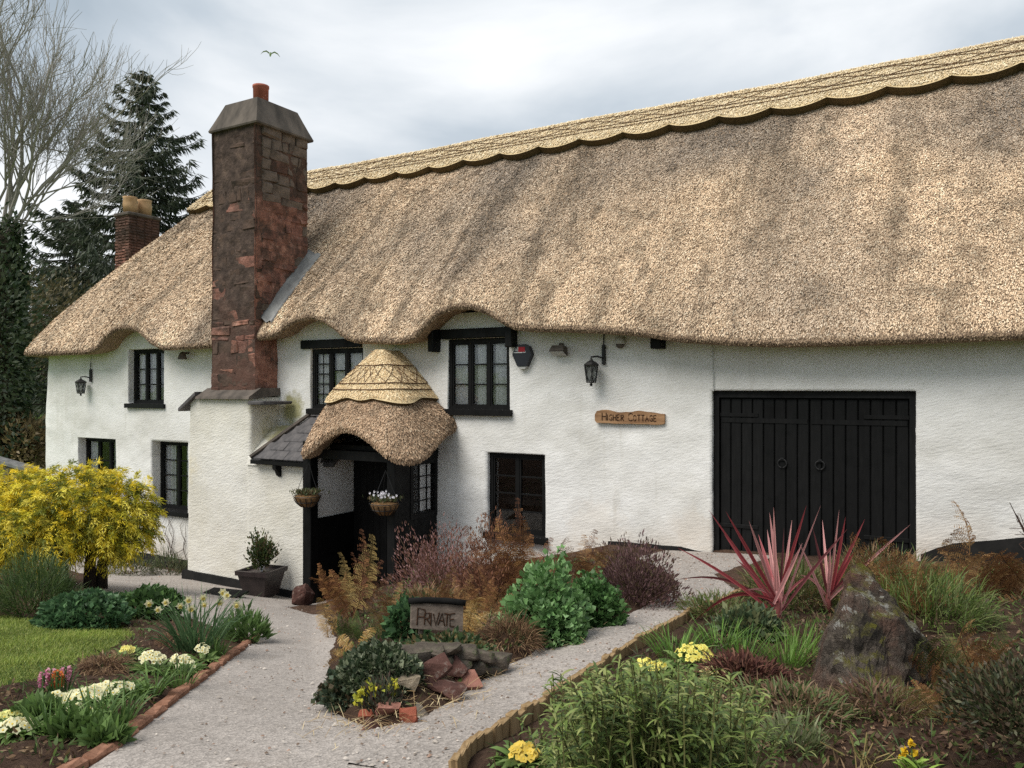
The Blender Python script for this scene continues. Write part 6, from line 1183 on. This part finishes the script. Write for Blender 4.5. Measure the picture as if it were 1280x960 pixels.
# ================================================================ BACKGROUND
def tree_mesh(base, limbs, depth, colr, seed, min_r=.012, kids=(3, 5), spread=.55, up=.18, shrink=.66, lenr=.72):
    rg = np.random.default_rng(seed); segs = []
    def grow(p, d, L, r, lv):
        n = 4; pts = [p]; dd = d
        for i in range(n): dd = unit(dd+rg.normal(0, .13, 3)+np.array([0, 0, up*.35])); pts.append(pts[-1]+dd*L/n)
        segs.append((np.array(pts), np.linspace(r, r*.6, n+1), lv))
        if lv <= 0 or r < min_r*.5: return
        for j in range(rg.integers(*kids)+1):
            f = rg.uniform(.3, 1.); i = min(n-1, int(f*n)); q = pts[i]+(pts[i+1]-pts[i])*(f*n-i); nd = unit(dd+rg.normal(0, spread, 3)+np.array([0, 0, up])); grow(q, nd, L*lenr*rg.uniform(.7, 1.15), max(r*shrink*rg.uniform(.6, .95), min_r*.8), lv-1)
        grow(pts[-1], dd, L*lenr, max(r*.58, min_r*.8), lv-1)
    for d, L, r in limbs: grow(np.array(base, float), unit(np.array(d, float)), L, r, depth)
    b = MB()
    for pts, rr, lv in segs: b.tube(pts, rr, 5 if lv > 2 else 3, colr, False)
    return b
tb = at(-2, 300, 24.); gz0 = float(zg(tb[0], tb[1])); o = empty('bare_tree', (tb[0], tb[1], gz0), 'tall leafless tree with a fan of fine twigs and ivy on its trunk', 'tree')
b = MB(); b.tube([(tb[0], tb[1], gz0-.2), (tb[0]+.1, tb[1], gz0+2.5), tuple(tb-np.array([0, 0, .8])), tuple(tb+np.array([0, 0, .2]))], [.55, .48, .42, .36], 10, (.10, .085, .06)); b.build('trunk', M['bark_col'], o, True, True)
limbs = []
for sx, L, r in ((-.45, 3.2, .13), (-.15, 3.6, .15), (.05, 3.8, .16), (.28, 3.6, .15), (.5, 3.3, .13), (.85, 2.9, .11), (1.3, 2.6, .09), (.15, 3.9, .13), (.65, 3.2, .10), (1.7, 2.4, .075)): limbs.append((RIGHT*sx+VIEW*rng.normal(0, .3)+np.array([0, 0, 1.15]), L, r))
tree_mesh(tb-np.array([0, 0, .3]), [(d_, L_, r_*.5) for d_, L_, r_ in limbs], 4, (.30, .275, .24), 5, .0085, (2, 4), .42, .2, .62, .70).build('crown', M['bark_col'], o, False, True)
k = 9000; f = rng.random(k); a = rng.uniform(0, 6.28, k); rr = (.85-.25*f)*(1+.3*fbm(np.stack([np.cos(a), np.sin(a), f*4], -1), 1.8, 3))*rng.uniform(.6, 1.1, k); zz = gz0+f*(tb[2]+.6-gz0); P = np.stack([tb[0]+rr*np.cos(a), tb[1]+rr*np.sin(a), zz], -1)
V, Fc, C = leaves(P, np.stack([np.cos(a), np.sin(a), rng.normal(-.3, .5, k)], -1), .15, .12, pal([(.018, .032, .014), (.03, .048, .02), (.05, .07, .03), (.09, .11, .06)], k)); mk('ivy', V, Fc, M['leaf'], o, C)
# spruce
def spruce(u, vtop, d_, half, label, seed, colr, droop=.35):
    rg = np.random.default_rng(seed); tp2 = at(u, vtop, d_); gz0 = float(zg(tp2[0], tp2[1])); H_ = tp2[2]-gz0; o = empty('spruce_tree', (tp2[0], tp2[1], gz0), label, 'tree'); b = MB(); b.tube([(tp2[0], tp2[1], gz0), (tp2[0], tp2[1], gz0+H_*.5), tuple(tp2)], [.32, .2, .02], 7, (.06, .045, .035)); 
    Ps = []; Ds = []; Ls = []; z = .985
    while z > .12:
        nb = rg.integers(4, 7); a0 = rg.uniform(0, 6.28); Lb = half*(1-z)**.80*1.35
        for i in range(nb):
            a = a0+i*2*np.pi/nb+rg.normal(0, .25); L_ = Lb*rg.uniform(.6, 1.12)+.15; t = np.linspace(0, 1, 9); hd = np.array([math.cos(a), math.sin(a), 0]); rise = .38*(z-.45); pts = np.array([tp2[0], tp2[1], gz0+z*H_])+hd*(L_*t)[:, None]+np.array([0, 0, 1.])*(L_*(rise*t-droop*np.sin(t*2.6)*.6*t+.18*t**3))[:, None]
            b.tube(pts, np.linspace(.035+.012*L_, .008, 9), 3, (.05, .038, .03), False); m_ = int(26+L_*46); f = rg.random(m_)**.75; q = np.stack([np.interp(f, t, pts[:, k]) for k in range(3)], -1); sd = np.cross(hd, [0, 0, 1]); w_ = (1-f)*.28*L_+.10
            q = q+sd*(rg.normal(0, .45, m_)*w_)[:, None]; Ps.append(q); Ds.append(hd*rg.uniform(.2, 1., (m_, 1))+sd*rg.normal(0, .45, (m_, 1))+np.array([0, 0, -1.])*rg.uniform(.1, 1.2, (m_, 1))); Ls.append(rg.uniform(.22, .55, m_)*(.6+.16*L_))
        z -= rg.uniform(.017, .032)
    P = np.concatenate(Ps); n = len(P); V, Fc, C = leaves(P, np.concatenate(Ds), np.concatenate(Ls), .075, pal(colr, n, .2), .2); b.build('trunk', M['bark_col'], o, False, True); mk('crown', V, Fc, M['leaf'], o, C); return n
spruce(178, 88, 36., 6.0, 'tall dark spruce standing behind the small chimney', 3, [(.028, .038, .022), (.042, .055, .03), (.06, .07, .042)])
spruce(95, 250, 44., 5.5, 'lower drooping conifer behind the twigs of the bare tree', 8, [(.04, .05, .032), (.06, .07, .045), (.075, .08, .05)], .45)
# hedges and bushes beyond the corner of the cottage
for u, v, d_, rx, rz_, cols, label in ((45, 395, 30., 2.0, 1.7, [(.10, .085, .045), (.14, .115, .06), (.07, .065, .035)], 'brownish leafless thicket behind the roof corner'), (95, 415, 34., 3.5, 2.4, [(.06, .06, .03), (.09, .085, .045), (.12, .10, .06)], 'olive hedge bush under the drooping conifer'), (-15, 420, 21., 1.4, 3.2, [(.02, .035, .016), (.035, .052, .024), (.06, .075, .04)], 'dark ivy-covered bush in front of the bare tree trunk'),
        (28, 560, 24., .8, 1.0, [(.20, .15, .075), (.26, .20, .11), (.15, .12, .06)], 'pale dry reed clump behind the garden wall'), (35, 448, 48., 4., 1.2, [(.05, .06, .03), (.07, .08, .04)], 'distant hedge bush across the green field')):
    c_ = at(u, v, d_); shrub('background_bush', c_, (rx, rx, rz_), int(2600), .22 if d_ > 22 else .16, .09, cols, label, catg='bush', lump=.45, fill=.6, stems=6, low=-1.) if True else None
# garden wall seen at the cottage corner
wa, wb_ = at(-60, 560, 19.8), at(46, 590, 19.6); GW = empty('garden_wall', (wa+wb_)/2*np.array([1, 1, 0])+np.array([0, 0, -1.7]), 'grey stone garden wall with slab coping beyond the cottage corner', 'wall')
ex_ = unit((wb_-wa)*np.array([1, 1, 0])); L_ = np.linalg.norm((wb_-wa)[:2]); nr2 = 10
for i in range(nr2):
    for j in range(8):
        c_ = wa+ex_*L_*(i+.5+(j % 2)*.4)/nr2; zt = wa[2]+(wb_[2]-wa[2])*(i+.5)/nr2; z_ = -1.8+(zt+1.75)*(j+.5)/8; b = MB(); b.box((-L_/nr2/2*.98, -.15, -(zt+1.75)/16*.96), (L_/nr2/2*.98, .15, (zt+1.75)/16*.96), None, .03, .01); link('stone', mesh('stone', np.concatenate(b.V), b.F, M['r_grey']), GW, (c_[0], c_[1], z_), (0, 0, math.atan2(ex_[1], ex_[0])))
b = MB(); q = wa+np.array([0, 0, .0]); r_ = wb_; sdv = np.array([-ex_[1], ex_[0], 0]); b.add([q-sdv*.22, r_-sdv*.22, r_+sdv*.22, q+sdv*.22, q-sdv*.22+np.array([0, 0, .07]), r_-sdv*.22+np.array([0, 0, .07]), r_+sdv*.22+np.array([0, 0, .07]), q+sdv*.22+np.array([0, 0, .07])], [(3, 2, 1, 0), (4, 5, 6, 7), (0, 1, 5, 4), (2, 3, 7, 6), (3, 0, 4, 7), (1, 2, 6, 5)]); b.build('coping', M['lead'], GW)
# gull in flight
gc = at(338, 68, 46.); o = empty('gull', gc, 'white gull gliding with spread wings above the chimney', 'bird'); M['feather'] = simple('feather', (.8, .8, .8), (.88, .88, .88), 3, .8, .1); M['feather_g'] = simple('grey_feather', (.6, .6, .62), (.75, .75, .76), 3, .8, .1)
b = MB(); ax = unit(RIGHT*.3-VIEW*.8+np.array([0, 0, .1])); b.tube([gc-ax*.26, gc-ax*.12, gc, gc+ax*.14, gc+ax*.22, gc+ax*.27], [.012, .05, .07, .055, .04, .012], 8); b.build('body', M['feather'], o, True)
for s_ in (-1, 1):
    sd = unit(np.cross(ax, [0, 0, 1]))*s_*.8; r0 = gc+np.array([0, 0, .03]); Pw = [r0, r0+sd*.28+np.array([0, 0, .14]), r0+sd*.5+np.array([0, 0, .10])-ax*.06, r0+sd*.68+np.array([0, 0, -.02])-ax*.16]; ch = [.14, .13, .10, .01]
    G = np.stack([np.stack([p_+ax*c_*.5, p_+np.array([0, 0, .018]), p_-ax*c_*.6], 0) for p_, c_ in zip(Pw, ch)], 0); G2 = G+np.array([0, 0, -.012]); b = MB(); b.grid(G); b.grid(G2[:, ::-1]); b.build('wing', M['feather_g'], o)
